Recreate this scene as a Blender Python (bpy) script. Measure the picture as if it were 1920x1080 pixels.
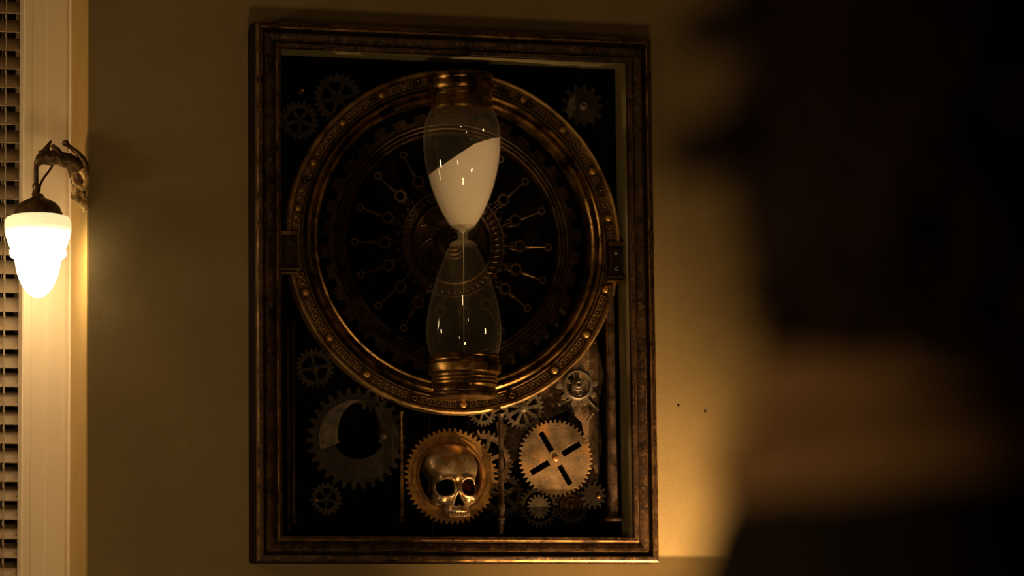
import bpy, bmesh, math, random
import numpy as np
from mathutils import Vector, Matrix, noise
random.seed(7)
PI = math.pi
D = bpy.data
for o in list(D.objects): D.objects.remove(o, do_unlink=True)
COL = bpy.context.scene.collection
sc = bpy.context.scene

# ------------------------------------------------------------ camera, world, lights, exposure
F_PX, PSI, PIT, ROLL = 6774.49, 0.288609, 0.120968, -0.0112997
CAM = Vector((-2.34918, -8.46893, 1.2))
CR = Matrix.Rotation(-PSI, 3, 'Z') @ Matrix.Rotation(PI/2+PIT, 3, 'X') @ Matrix.Rotation(ROLL, 3, 'Z')
cd = D.cameras.new('camera'); cam = D.objects.new('camera', cd); COL.objects.link(cam)
cam.location = CAM; cam.rotation_euler = CR.to_euler()
cd.sensor_width = 36; cd.lens = F_PX*36/1920; cd.clip_start = .05; cd.clip_end = 60
cd.dof.use_dof = True; cd.dof.focus_distance = 8.72; cd.dof.aperture_fstop = 2.4
sc.camera = cam
sc.view_settings.view_transform = 'Standard'; sc.view_settings.look = 'None'
sc.view_settings.exposure = 0; sc.view_settings.gamma = 1; sc.view_settings.use_curve_mapping = False
w = D.worlds.new('world'); sc.world = w; w.use_nodes = True
w.node_tree.nodes['Background'].inputs[0].default_value = (.01, .006, .003, 1)
w.node_tree.nodes['Background'].inputs[1].default_value = .15

def light(name, typ, loc, aim, energy, col, **kw):
    l = D.lights.new(name, typ); o = D.objects.new(name, l); COL.objects.link(o)
    o.location = loc; l.energy = energy; l.color = col
    o.rotation_euler = (Vector(aim)-Vector(loc)).to_track_quat('-Z', 'Y').to_euler()
    for k, v in kw.items(): setattr(l, k, v)
    return o
WARM = (1, .58, .22)
# uplight on the floor side, right of the clock, and the soft room light from the left
light('uplight_spot', 'SPOT', (.72, -.45, .75), (.44, 0, 1.45), 248, (1, .60, .24), spot_size=math.radians(51), spot_blend=1, shadow_soft_size=.008)
light('low_spot', 'SPOT', (.66, -.9, .58), (.52, 0, 1.38), 128, (1, .56, .20), spot_size=math.radians(56), spot_blend=1, shadow_soft_size=.02)
light('hourglass_spot', 'SPOT', (1.15, -4.3, 1.25), (.03, -.15, 2.535), 330, (1, .64, .34), spot_size=math.radians(4.6), spot_blend=.8, shadow_soft_size=.05)
light('window_fill', 'POINT', (-2.0, -.25, 2.25), (0, 0, 0), 21, (1, .66, .32), shadow_soft_size=.09)  # fill added to brighten the window casing, no lamp stands here
light('room_fill', 'AREA', (-.95, -4.4, .5), (-.1, 0, 2.2), 23, (1, .64, .27), size=.4)
light('scarf_fill', 'AREA', (-3.7, -6.6, .9), (-1.2, -6.2, 1.4), 21, (1, .62, .26), size=.3)  # unseen fill added to bring out the scarf

def P(x, y, Y):
    d = CR @ Vector(((x-960)/F_PX, -(y-540)/F_PX, -1)); t = (Y-CAM.y)/d.y
    return CAM + d*t
K = .00130

# ------------------------------------------------------------ materials
def mat(name, c1, c2=None, metal=0, rough=.5, rough2=None, scale=30, bump=0, bscale=None, c3=None, spec=.5, contrast=(.35, .65), stretch=None, c3pos=(.62,.72), c3scale=3.1):
    m = D.materials.new(name); m.use_nodes = True; nt = m.node_tree; N = nt.nodes; L = nt.links
    b = N['Principled BSDF']; b.inputs['Metallic'].default_value = metal
    b.inputs['Roughness'].default_value = rough; b.inputs['Specular IOR Level'].default_value = spec
    b.inputs['Base Color'].default_value = (*c1, 1)
    tc = N.new('ShaderNodeTexCoord'); src = tc.outputs['Object']
    if stretch:
        mp = N.new('ShaderNodeMapping'); mp.inputs['Scale'].default_value = stretch
        L.new(src, mp.inputs[0]); src = mp.outputs[0]
    if c2:
        n = N.new('ShaderNodeTexNoise'); n.inputs['Scale'].default_value = scale; n.inputs['Detail'].default_value = 6
        n.inputs['Roughness'].default_value = .62
        L.new(src, n.inputs['Vector'])
        r = N.new('ShaderNodeValToRGB'); r.color_ramp.elements[0].position = contrast[0]; r.color_ramp.elements[1].position = contrast[1]
        r.color_ramp.elements[0].color = (*c1, 1); r.color_ramp.elements[1].color = (*c2, 1)
        L.new(n.outputs['Fac'], r.inputs[0]); col = r.outputs[0]
        if c3:
            n3 = N.new('ShaderNodeTexNoise'); n3.inputs['Scale'].default_value = scale*c3scale; n3.inputs['Detail'].default_value = 4
            L.new(src, n3.inputs['Vector'])
            mr = N.new('ShaderNodeMapRange'); mr.inputs[1].default_value = c3pos[0]; mr.inputs[2].default_value = c3pos[1]
            L.new(n3.outputs['Fac'], mr.inputs[0])
            mx = N.new('ShaderNodeMix'); mx.data_type = 'RGBA'; L.new(mr.outputs[0], mx.inputs[0])
            L.new(col, mx.inputs[6]); mx.inputs[7].default_value = (*c3, 1); col = mx.outputs[2]
        L.new(col, b.inputs['Base Color'])
        if rough2 is not None:
            rr = N.new('ShaderNodeMapRange'); rr.inputs[1].default_value = contrast[0]; rr.inputs[2].default_value = contrast[1]
            rr.inputs[3].default_value = rough; rr.inputs[4].default_value = rough2
            L.new(n.outputs['Fac'], rr.inputs[0]); L.new(rr.outputs[0], b.inputs['Roughness'])
    if bump:
        nb = N.new('ShaderNodeTexNoise'); nb.inputs['Scale'].default_value = bscale or scale*4; nb.inputs['Detail'].default_value = 5
        L.new(src, nb.inputs['Vector'])
        bp = N.new('ShaderNodeBump'); bp.inputs['Strength'].default_value = bump; bp.inputs['Distance'].default_value = .002
        L.new(nb.outputs['Fac'], bp.inputs['Height']); L.new(bp.outputs[0], b.inputs['Normal'])
    return m
M = {}
M['plaster'] = mat('ochre_plaster', (.25, .19, .095), (.30, .225, .11), rough=.9, scale=3.5, bump=.5, bscale=480, spec=.2)
M['plaster_trim'] = mat('ochre_paint', (.44, .28, .08), (.50, .33, .10), rough=.45, scale=8, bump=.1, bscale=60)
M['casing'] = mat('cream_gloss_paint', (.80, .68, .50), (.86, .73, .54), rough=.38, scale=9, bump=.12, bscale=14, stretch=(3, 3, .25))
M['slat'] = mat('tan_slat_paint', (.36, .27, .18), (.42, .31, .2), rough=.55, scale=20)
M['cord'] = mat('pale_cord', (.35, .29, .2), rough=.8)
M['nightglass'] = mat('night_glass', (.004, .004, .005), rough=.08)
M['frame'] = mat('frame_patina', (.015, .0075, .0045), (.085, .042, .020), metal=.35, rough=.42, rough2=.6, scale=26, bump=.35, bscale=150, c3=(.26, .145, .055), c3pos=(.56, .86), c3scale=4)
M['gilt'] = mat('rubbed_gilt', (.035, .017, .008), (.38, .22, .075), metal=.7, rough=.36, rough2=.5, scale=18, bump=.25, bscale=130, contrast=(.38, .68))
M['liner'] = mat('liner_paint', (.34, .30, .16), (.40, .35, .19), rough=.5, scale=12, bump=.1, bscale=60)
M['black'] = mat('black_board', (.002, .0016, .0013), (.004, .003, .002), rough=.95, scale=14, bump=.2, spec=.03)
M['bronze'] = mat('dark_bronze', (.026, .014, .007), (.48, .28, .085), metal=.9, rough=.24, rough2=.40, scale=22, bump=.22, bscale=180, contrast=(.34, .7))
M['bronze_dark'] = mat('blackened_bronze', (.012, .006, .004), (.045, .022, .010), metal=.8, rough=.4, rough2=.55, scale=30, bump=.3, bscale=180)
M['ornament'] = mat('ornament_bronze', (.035, .019, .009), (.14, .08, .035), metal=.75, rough=.42, rough2=.6, scale=60, bump=.5, bscale=300)
M['tile'] = mat('pale_tile', (.08, .05, .024), (.36, .22, .10), metal=.6, rough=.38, rough2=.5, scale=60, bump=.4, bscale=300)  # tiles kept paler than the band floor
M['column'] = mat('brown_column', (.03, .02, .014), (.16, .10, .07), metal=.7, rough=.35, rough2=.5, scale=30, bump=.3, bscale=200)
M['rim'] = mat('highlight_rim', (.07, .04, .02), (.46, .29, .12), metal=.65, rough=.36, rough2=.5, scale=16, bump=.25, bscale=200)  # bright tone stands in for the orange highlight on the lip
M['bronze_dim'] = mat('dull_bronze', (.012, .007, .0045), (.075, .042, .017), metal=.8, rough=.36, rough2=.5, scale=26, bump=.2, bscale=260)
M['dark_wood'] = mat('dark_wood', (.012, .007, .004), rough=.9, spec=.05)
M['stud'] = mat('brass_stud', (.30, .16, .045), (.55, .33, .10), metal=.75, rough=.42, scale=90, bump=.25, bscale=300)
M['rust_dark'] = mat('flaking_rust', (.022, .014, .009), (.17, .105, .058), metal=.4, rough=.55, scale=17, bump=.5, bscale=300, c3=(.30, .20, .12), c3pos=(.60, .72), contrast=(.40, .62))
M['rust'] = mat('rusted_iron', (.062, .042, .025), (.25, .165, .088), metal=.45, rough=.46, rough2=.66, scale=15, bump=.4, bscale=420, c3=(.36, .17, .05), c3pos=(.52, .72), c3scale=1.5)
M['rust_gold'] = mat('gilded_rust', (.15, .075, .025), (.40, .22, .06), metal=.5, rough=.48, rough2=.62, scale=28, bump=.35, bscale=520, c3=(.12, .06, .03))
M['iron'] = mat('dark_iron', (.012, .009, .007), (.038, .026, .018), metal=.4, rough=.55, scale=34, bump=.35, bscale=420)
M['iron_grey'] = mat('grey_iron', (.07, .058, .045), (.2, .16, .12), metal=.5, rough=.45, scale=40, bump=.35, bscale=420)
M['steel'] = mat('skull_steel', (.22, .15, .09), (.62, .48, .34), metal=.8, rough=.33, rough2=.42, scale=30, bump=.2, bscale=420, c3=(.42, .22, .06), c3pos=(.50, .62))
M['redglass'] = mat('dark_red', (.10, .006, .003), rough=.35)
M['copper'] = mat('copper', (.75, .34, .12), metal=.8, rough=.3)
M['sand'] = mat('white_sand', (.80, .72, .60), (.84, .76, .64), rough=.95, scale=160, bump=.15, bscale=900, spec=.1)
M['sconce'] = mat('sconce_bronze', (.05, .03, .014), (.16, .095, .04), metal=.55, rough=.42, scale=60, bump=.5, bscale=160)
M['sconce_leaf'] = mat('sconce_lit', (.45, .28, .10), (.85, .60, .28), metal=.3, rough=.38, scale=60, bump=.6, bscale=160)  # pale gold carries the lamplight on the leaf scrolls
M['skin'] = mat('skin', (.42, .24, .15), (.46, .27, .17), rough=.5, scale=20)
M['hair'] = mat('dark_hair', (.010, .0045, .0025), (.018, .008, .004), rough=.6, spec=.12, scale=60)
M['coat'] = mat('black_wool', (.008, .006, .005), (.013, .01, .008), rough=.95, scale=80, bump=.3, spec=.1)
M['scarf'] = mat('brown_scarf', (.15, .09, .045), (.20, .12, .06), rough=.9, scale=60, bump=.4, spec=.15)
M['shoe'] = mat('shoe_leather', (.02, .012, .008), rough=.35)
M['eye'] = mat('eye_white', (.6, .56, .5), rough=.2)
M['floor'] = mat('floor_boards', (.07, .035, .016), (.12, .06, .028), rough=.5, scale=5, stretch=(1, 8, 1))
M['candle'] = mat('candle_wax', (.7, .6, .42), rough=.5)

def glassmat(name='dusty_glass', haze=.032, gloss=.045):
    m = D.materials.new(name); m.use_nodes = True; nt = m.node_tree; N = nt.nodes; L = nt.links
    for n in list(N): N.remove(n)
    out = N.new('ShaderNodeOutputMaterial')
    tr = N.new('ShaderNodeBsdfTransparent'); tr.inputs[0].default_value = (.93, .91, .86, 1)
    gl = N.new('ShaderNodeBsdfGlossy'); gl.inputs['Roughness'].default_value = .02
    df = N.new('ShaderNodeBsdfDiffuse'); df.inputs[0].default_value = (.55, .50, .38, 1)
    lw = N.new('ShaderNodeLayerWeight'); lw.inputs[0].default_value = .5
    pw = N.new('ShaderNodeMath'); pw.operation = 'POWER'; pw.inputs[1].default_value = 4; L.new(lw.outputs['Facing'], pw.inputs[0])
    ma = N.new('ShaderNodeMath'); ma.operation = 'MULTIPLY_ADD'; ma.inputs[1].default_value = .5; ma.inputs[2].default_value = gloss; L.new(pw.outputs[0], ma.inputs[0])
    m1 = N.new('ShaderNodeMixShader'); L.new(ma.outputs[0], m1.inputs[0]); L.new(tr.outputs[0], m1.inputs[1]); L.new(gl.outputs[0], m1.inputs[2])
    md = N.new('ShaderNodeMath'); md.operation = 'MULTIPLY_ADD'; md.inputs[1].default_value = .22; md.inputs[2].default_value = haze; L.new(pw.outputs[0], md.inputs[0])
    m2 = N.new('ShaderNodeMixShader'); L.new(md.outputs[0], m2.inputs[0]); L.new(m1.outputs[0], m2.inputs[1]); L.new(df.outputs[0], m2.inputs[2])
    L.new(m2.outputs[0], out.inputs[0]); return m
M['glass'] = glassmat(); M['neckglass'] = glassmat('neck_glass', .16, .16)

def emitmat(name, col, strength, zr=None, col0=None, s0=None):
    m = D.materials.new(name); m.use_nodes = True; nt = m.node_tree; N = nt.nodes; L = nt.links
    b = N['Principled BSDF']; b.inputs['Base Color'].default_value = (.8, .7, .5, 1); b.inputs['Roughness'].default_value = .3
    b.inputs['Emission Color'].default_value = (*col, 1); b.inputs['Emission Strength'].default_value = strength
    if zr:   # frosted shade glows strongest around the bulb inside it
        tc = N.new('ShaderNodeTexCoord'); sx = N.new('ShaderNodeSeparateXYZ'); L.new(tc.outputs['Object'], sx.inputs[0])
        mr = N.new('ShaderNodeMapRange'); mr.interpolation_type = 'SMOOTHSTEP'; mr.inputs[1].default_value = zr[0]; mr.inputs[2].default_value = zr[1]
        L.new(sx.outputs['Z'], mr.inputs[0])
        mx = N.new('ShaderNodeMix'); mx.data_type = 'RGBA'; mx.inputs[6].default_value = (*col0, 1); mx.inputs[7].default_value = (*col, 1)
        L.new(mr.outputs[0], mx.inputs[0]); L.new(mx.outputs[2], b.inputs['Emission Color'])
        ms = N.new('ShaderNodeMapRange'); ms.inputs[3].default_value = s0; ms.inputs[4].default_value = strength
        L.new(mr.outputs[0], ms.inputs[0]); L.new(ms.outputs[0], b.inputs['Emission Strength'])
    return m
M['flame'] = emitmat('candle_flame', (1, .72, .38), 90)

# ------------------------------------------------------------ object helpers
class Thing:
    pass
def root(name, loc, label, cat, group=None):
    o = D.objects.new(name, None); COL.objects.link(o); o.location = loc; o.empty_display_size = .05
    o['label'] = label; o['category'] = cat
    if group: o['group'] = group
    return o
def origin_of(o):
    v = Vector((0, 0, 0))
    while o is not None: v = v + Vector(o.location); o = o.parent
    return v
def link(name, me, m, parent=None, label=None, kind=None):
    o = D.objects.new(name, me); COL.objects.link(o)
    if m:
        if len(me.materials): me.materials.clear()
        for x in (m if isinstance(m, (list, tuple)) else [m]): me.materials.append(M[x] if isinstance(x, str) else x)
    if parent: o.parent = parent
    if label: o['label'] = label
    if kind: o['kind'] = kind
    return o
def ob(name, bm, m, parent=None, label=None, kind=None, smooth=False, bevel=0, angle=40):
    """bm is in world coordinates; the object keeps its parent's origin"""
    org = origin_of(parent) if parent else Vector((0, 0, 0))
    bmesh.ops.translate(bm, verts=bm.verts, vec=-org)
    me = D.meshes.new(name); bm.to_mesh(me); bm.free()
    if smooth:
        for p in me.polygons: p.use_smooth = True
        me.set_sharp_from_angle(angle=math.radians(angle))
    o = link(name, me, m, parent, label, kind)
    if bevel:
        b = o.modifiers.new('bevel', 'BEVEL'); b.width = bevel; b.segments = 2; b.limit_method = 'ANGLE'; b.angle_limit = math.radians(40)
    return o
def tag(o, label, cat, group=None):
    o['label'] = label; o['category'] = cat
    if group: o['group'] = group
def struct(name, bm, m, parent=None):
    o = ob(name, bm, m, parent)
    if not parent: o['kind'] = 'structure'
    return o
def box(bm, a, b):
    vs = [bm.verts.new((x, y, z)) for x in (a[0], b[0]) for y in (a[1], b[1]) for z in (a[2], b[2])]
    for f in ((0, 1, 3, 2), (4, 6, 7, 5), (0, 4, 5, 1), (2, 3, 7, 6), (0, 2, 6, 4), (1, 5, 7, 3)):
        bm.faces.new([vs[i] for i in f])
    return vs
def lathe(bm, prof, c, axis='Y', n=96, closed=False, capped=False, a0=0, a1=2*PI):
    """prof: (r, h) points; axis Y: h is a y offset; axis Z: h is a z offset"""
    full = abs(a1-a0-2*PI) < 1e-6
    cnt = n if full else n+1
    rings = []
    for i in range(cnt):
        a = a0+(a1-a0)*i/n
        if axis == 'Y': rings.append([bm.verts.new((c[0]+r*math.cos(a), c[1]+h, c[2]+r*math.sin(a))) for r, h in prof])
        else: rings.append([bm.verts.new((c[0]+r*math.cos(a), c[1]+r*math.sin(a), c[2]+h)) for r, h in prof])
    m = len(prof); segs = m if closed else m-1
    for i in range(n if full else n):
        A = rings[i]; B = rings[(i+1) % cnt]
        for j in range(segs):
            try: bm.faces.new((A[j], A[(j+1) % m], B[(j+1) % m], B[j]))
            except ValueError: pass
    bmesh.ops.remove_doubles(bm, verts=bm.verts, dist=1e-6)
    bmesh.ops.recalc_face_normals(bm, faces=bm.faces)
def tube(bm, pts, rads, n=10, cap=True):
    pts = [Vector(p) for p in pts]; prev = None; rings = []
    if not isinstance(rads, (list, tuple)): rads = [rads]*len(pts)
    up = Vector((.3, .2, 1)).normalized()
    for i, p in enumerate(pts):
        t = (pts[min(i+1, len(pts)-1)]-pts[max(i-1, 0)]).normalized()
        if prev is None:
            u = t.cross(up) if abs(t.dot(up)) < .95 else t.cross(Vector((1, 0, 0)))
        else: u = prev - t*prev.dot(t)
        u.normalize(); v = t.cross(u); prev = u
        rings.append([bm.verts.new(p+(u*math.cos(2*PI*k/n)+v*math.sin(2*PI*k/n))*rads[i]) for k in range(n)])
    for a, b in zip(rings, rings[1:]):
        for k in range(n): bm.faces.new((a[k], a[(k+1) % n], b[(k+1) % n], b[k]))
    if cap:
        bm.faces.new(rings[0][::-1]); bm.faces.new(rings[-1])
def spline(pts, k=6):
    pts = [Vector(p) for p in pts]; out = []
    for i in range(len(pts)-1):
        p0 = pts[max(i-1, 0)]; p1 = pts[i]; p2 = pts[i+1]; p3 = pts[min(i+2, len(pts)-1)]
        for j in range(k):
            t = j/k
            out.append(.5*((2*p1)+(p2-p0)*t+(2*p0-5*p1+4*p2-p3)*t*t+(3*p1-p0-3*p2+p3)*t**3))
    out.append(pts[-1]); return out
def plate(bm, loops, y0, y1):
    """flat plate in XZ with holes: front at y0 (towards the room), back at y1"""
    tmp = bmesh.new()
    for lp in loops:
        vs = [tmp.verts.new((x, y0, z)) for x, z in lp]
        for i in range(len(vs)): tmp.edges.new((vs[i], vs[(i+1) % len(vs)]))
    bmesh.ops.triangle_fill(tmp, use_beauty=True, use_dissolve=False, edges=tmp.edges[:], normal=(0, -1, 0))
    fr = tmp.faces[:]
    tmp.verts.index_update()
    vm = {v.index: (bm.verts.new((v.co.x, y0, v.co.z)), bm.verts.new((v.co.x, y1, v.co.z))) for v in tmp.verts}
    for f in fr:
        idx = [v.index for v in f.verts]
        if f.normal.y > 0: idx = idx[::-1]
        bm.faces.new([vm[i][0] for i in idx]); bm.faces.new([vm[i][1] for i in idx[::-1]])
    for e in tmp.edges:
        if len(e.link_faces) == 1:
            a, b = e.verts[0].index, e.verts[1].index
            try: bm.faces.new((vm[a][0], vm[b][0], vm[b][1], vm[a][1]))
            except ValueError: pass
    tmp.free()
    bmesh.ops.recalc_face_normals(bm, faces=bm.faces)
def circ(cx, cz, r, n=40, a0=0): return [(cx+r*math.cos(a0+2*PI*i/n), cz+r*math.sin(a0+2*PI*i/n)) for i in range(n)]
def gear_loop(cx, cz, rr, rt, n, ph=0, duty=.5, jag=0):
    out = []
    for i in range(n):
        a = ph+2*PI*i/n; w_ = 2*PI/n; rt_ = rt+random.uniform(-jag, jag)
        for f, r in ((-.5*duty-.08, rr), (-.5*duty+.02, rr+.55*(rt_-rr)), (-.22*duty, rt_), (.22*duty, rt_), (.5*duty-.02, rr+.55*(rt_-rr)), (.5*duty+.08, rr)):
            out.append((cx+r*math.cos(a+f*w_), cz+r*math.sin(a+f*w_)))
    return out
def spoke_windows(cx, cz, ri, ro, n, wi, ph=0):
    out = []
    for i in range(n):
        a0 = ph+2*PI*i/n; a1 = ph+2*PI*(i+1)/n; lp = []
        do = wi/2/ro; di = min(wi/2/ri, PI/n*.85)
        for k in range(7): a = a0+do+(a1-a0-2*do)*k/6; lp.append((cx+ro*math.cos(a), cz+ro*math.sin(a)))
        for k in range(4): a = a1-di-(a1-a0-2*di)*k/3; lp.append((cx+ri*math.cos(a), cz+ri*math.sin(a)))
        out.append(lp)
    return out
def rotrect(cx, cz, L, W, ang):
    c, s = math.cos(ang), math.sin(ang)
    return [(cx+x*c-z*s, cz+x*s+z*c) for x, z in ((-L/2, -W/2), (L/2, -W/2), (L/2, W/2), (-L/2, W/2))]

# ------------------------------------------------------------ room shell
CX = -.887                      # outer corner of the clock wall
RX0, RX1, RY0, CEIL = -5.0, 3.4, -10.2, 3.9
WY = .23                        # window casing plane
CO = P(42, 540, WY).x; CI = P(127.5, 540, WY).x
# clock wall with a finer front skin
bm = bmesh.new(); box(bm, (CX, 0, 0), (RX1, .6, CEIL)); struct('wall_front', bm, 'plaster')
bm = bmesh.new(); box(bm, (CX-.003, .0015, .0), (CX, WY+.02, CEIL)); struct('trim_return', bm, 'plaster_trim')
# window wall left of the corner with its opening
WX0, WX1, WZ0, WZ1 = -2.45, CO+.012, .9, 3.35
bm = bmesh.new()
box(bm, (WX1, WY+.02, 0), (CX-.003, .6, CEIL)); box(bm, (RX0, WY+.02, 0), (WX0, .6, CEIL))
box(bm, (WX0, WY+.02, 0), (WX1, .6, WZ0)); box(bm, (WX0, WY+.02, WZ1), (WX1, .6, CEIL))
struct('wall_window', bm, 'plaster')
bm = bmesh.new(); box(bm, (RX0-.2, RY0, 0), (RX0, .6, CEIL)); struct('wall_left', bm, 'plaster')
bm = bmesh.new(); box(bm, (RX1, RY0, 0), (RX1+.2, .6, CEIL)); struct('wall_right', bm, 'plaster')
bm = bmesh.new(); box(bm, (RX0-.2, RY0-.2, 0), (RX1+.2, RY0, CEIL)); struct('wall_back', bm, 'plaster')
bm = bmesh.new(); box(bm, (RX0-.2, RY0-.2, -.1), (RX1+.2, .6, 0)); struct('floor', bm, 'floor')
bm = bmesh.new(); box(bm, (RX0-.2, RY0-.2, CEIL), (RX1+.2, .6, CEIL+.1)); struct('ceiling', bm, 'plaster')
# unseen ledge added below the clock so that its edge cuts the uplight
LEDGE_Z = 1.404
bm = bmesh.new()
pr = [(0, -.05), (-.02, -.05), (-.035, -.03), (-.075, -.018), (-.105, -.012), (-.11, 0), (0, 0)]
a = [bm.verts.new((CX+.02, y, LEDGE_Z+z)) for y, z in pr]; b = [bm.verts.new((RX1, y, LEDGE_Z+z)) for y, z in pr]
for i in range(len(pr)): bm.faces.new((a[i], a[(i+1) % len(pr)], b[(i+1) % len(pr)], b[i]))
bm.faces.new(a[::-1]); bm.faces.new(b); bmesh.ops.recalc_face_normals(bm, faces=bm.faces)
struct('light_cut_ledge', bm, 'casing')
# casing around the window: right jamb with fine steps and a bead
def prism_z(bm, prof, z0, z1):
    a = [bm.verts.new((x, y, z0)) for x, y in prof]; b = [bm.verts.new((x, y, z1)) for x, y in prof]
    for i in range(len(prof)): bm.faces.new((a[i], a[(i+1) % len(prof)], b[(i+1) % len(prof)], b[i]))
    bm.faces.new(a[::-1]); bm.faces.new(b); bmesh.ops.recalc_face_normals(bm, faces=bm.faces)
bm = bmesh.new()
prism_z(bm, [(CO, WY+.06), (CO, WY+.003), (CO+.003, WY), (CO+.020, WY), (CO+.024, WY+.0008), (CO+.056, WY+.0009), (CO+.060, WY+.0005),
             (CI-.006, WY+.001), (CI-.004, WY+.004), (CI, WY+.004), (CI, WY+.019), (WX1+.0, WY+.019), (WX1, WY+.06)], .78, 3.5)
struct('trim_1', bm, 'casing')
bm = bmesh.new(); pb = []
for i in range(9): a = PI*i/8; pb.append((CI+.006-.0055*math.cos(a), WY+.004-.007*math.sin(a)))
prism_z(bm, pb+[(CI+.0115, WY+.019), (CI+.0005, WY+.019)], .0, 3.9)
struct('trim_2', bm, 'casing')
bm = bmesh.new(); box(bm, (WX0-.1, WY, .78), (CO-.001, WY+.019, .9)); box(bm, (WX0-.1, WY, 3.36), (CO-.001, WY+.019, 3.5)); box(bm, (WX0-.1, WY, .9), (WX0+.01, WY+.019, 3.36))
struct('trim_3', bm, 'casing')
# window: frame and night-dark pane
wf = bmesh.new()
for z0, z1 in ((.901, .96), (3.29, 3.349), (2.1, 2.15)): box(wf, (WX0+.001, .44, z0), (WX1-.001, .48, z1))
for x0 in (WX0+.001, WX1-.056, (WX0+WX1)/2-.02): box(wf, (x0, .435, .96), (x0+.055, .485, 3.29))
wfo = struct('window_1', wf, 'dark_wood')
bm = bmesh.new(); box(bm, (WX0+.002, .455, .93), (WX1-.002, .462, 3.3)); ob('pane', bm, 'nightglass', wfo)

# ------------------------------------------------------------ venetian blind
BY = .315; SW = .059; TH = math.radians(41); PITCH = .0463
blind = root('venetian_blind', ((WX0+WX1)/2, BY, 3.30), 'tan slatted venetian blind half closed in the window behind the lit wall lamp', 'blind')
bx0, bx1 = WX0+.012, WX1-.004
bm = bmesh.new(); box(bm, (bx0, BY-.03, 3.262), (bx1, BY+.03, 3.31)); ob('head_rail', bm, 'slat', blind, bevel=.003)
sm = bmesh.new()
prof = []
for i in range(7):
    t = i/6-.5; prof.append((t*SW, .004*(1-4*t*t)))
pts = [(a, b) for a, b in prof]+[(a, b-.0022) for a, b in reversed(prof)]
c, s = math.cos(TH), math.sin(TH)
va = [sm.verts.new((bx0, a*c-b*s, a*s+b*c)) for a, b in pts]; vb = [sm.verts.new((bx1, a*c-b*s, a*s+b*c)) for a, b in pts]
for i in range(len(pts)): sm.faces.new((va[i], va[(i+1) % len(pts)], vb[(i+1) % len(pts)], vb[i]))
for i in range(6): sm.faces.new((va[i], va[i+1], va[-2-i], va[-1-i])); sm.faces.new((vb[i+1], vb[i], vb[-1-i], vb[-2-i]))
bmesh.ops.recalc_face_normals(sm, faces=sm.faces)
bmesh.ops.translate(sm, verts=sm.verts, vec=(-(WX0+WX1)/2, 0, 0))
me = D.meshes.new('slat'); sm.to_mesh(me); sm.free(); me.materials.append(M['slat'])
SZ0 = P(20, 13.5, BY).z + 5*PITCH
nsl = 47; zs = []
for i in range(nsl):
    z = SZ0-i*PITCH
    if z > 3.24 or z < .97: continue
    zs.append(z); o = D.objects.new('slat', me); COL.objects.link(o); o.parent = blind; o.location = (0, 0, z-3.30)
    o.rotation_euler = (random.uniform(-.012, .012), random.uniform(-.0004, .0004), 0)
bm = bmesh.new(); box(bm, (bx0, BY-.028, .925), (bx1, BY+.028, .945)); ob('bottom_rail', bm, 'slat', blind, bevel=.003)
for xx in (P(9, 540, BY-.03).x, -1.75, -2.38):
    bm = bmesh.new(); tube(bm, [(xx, BY-.032, 3.262), (xx, BY-.032, .94)], .0013, 6); tube(bm, [(xx, BY+.03, 3.262), (xx, BY+.03, .94)], .0013, 6)
    for z in zs:
        tube(bm, [(xx, BY-.032, z-.016), (xx-.003, BY-.036, z-.028), (xx-.001, BY-.037, z-.037)], [.0012, .0022, .0026], 6)
        tube(bm, [(xx, BY-.032, z-.024), (xx, BY+.03, z+.016)], .001, 5)
    ob('ladder_cord', bm, 'cord', blind)

# ------------------------------------------------------------ wall sconce
LX, LY = P(71, 480, -.01).x, -.01
SK = .001276
def lp(px, py, dy=0): return Vector((LX+(px-71)*.00133, LY+dy, P(71, py, LY).z))
sconce = root('wall_sconce', (CX, .03, lp(71, 385).z), 'lit wall lamp with a dragon-like bronze arm and glowing acorn-shaped glass shade', 'lamp')
# arm: arched beast body
body = spline([(CX+.0, .035, lp(0, 362).z), (CX-.010, .03, lp(0, 352).z), lp(150, 332, .012), lp(143, 315, .006), lp(131, 303), lp(115, 297), lp(99, 294), lp(84, 295), lp(73, 300), lp(67, 309)], 5)
n = len(body); rads = []
for i in range(n):
    t = i/(n-1)
    r = np.interp(t, [0, .11, .22, .33, .44, .55, .67, .78, .89, 1], [9, 13, 20, 19, 15, 13.5, 15, 14.5, 9.5, 5])*SK
    rads.append(float(r*(1+.025*math.sin(i*2.3))))
bm = bmesh.new(); tube(bm, body, rads, 16)
for v in bm.verts:
    nn = noise.noise(v.co*90); v.co += Vector((nn, noise.noise(v.co*90+Vector((5, 0, 0))), noise.noise(v.co*80+Vector((0, 9, 0)))))*.0042
for v in bm.verts: v.co.x = min(v.co.x, CX-.004)
ob('arm', bm, 'sconce', sconce, smooth=True, angle=80)
bm = bmesh.new()   # crest: ears, brow ridge, tail curl with its knob
tube(bm, [lp(80, 292, -.004), lp(86, 278, -.006), lp(93, 264, -.006)], [.011, .007, .0022], 8)
tube(bm, [lp(110, 292, -.008), lp(103, 281, -.01), lp(94, 272, -.01)], [.010, .009, .004], 8)
tube(bm, [lp(78, 296, -.006), lp(74, 286, -.008), lp(86, 279, -.006)], [.007, .006, .003], 8)
tube(bm, spline([lp(159, 336, -.008), lp(156, 312, -.012), lp(146, 292, -.012), lp(133, 279, -.008), lp(121, 268, -.005)], 4), [.0085]*4+[.0075]*4+[.0065]*4+[.005]*5, 10)
bmesh.ops.create_icosphere(bm, subdivisions=2, radius=.0085, matrix=Matrix.Translation(lp(119, 267, -.005)))
for v in bm.verts: v.co += Vector((noise.noise(v.co*110), 0, noise.noise(v.co*110+Vector((3, 3, 3)))))*.002
for v in bm.verts: v.co.x = min(v.co.x, CX-.004)
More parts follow.
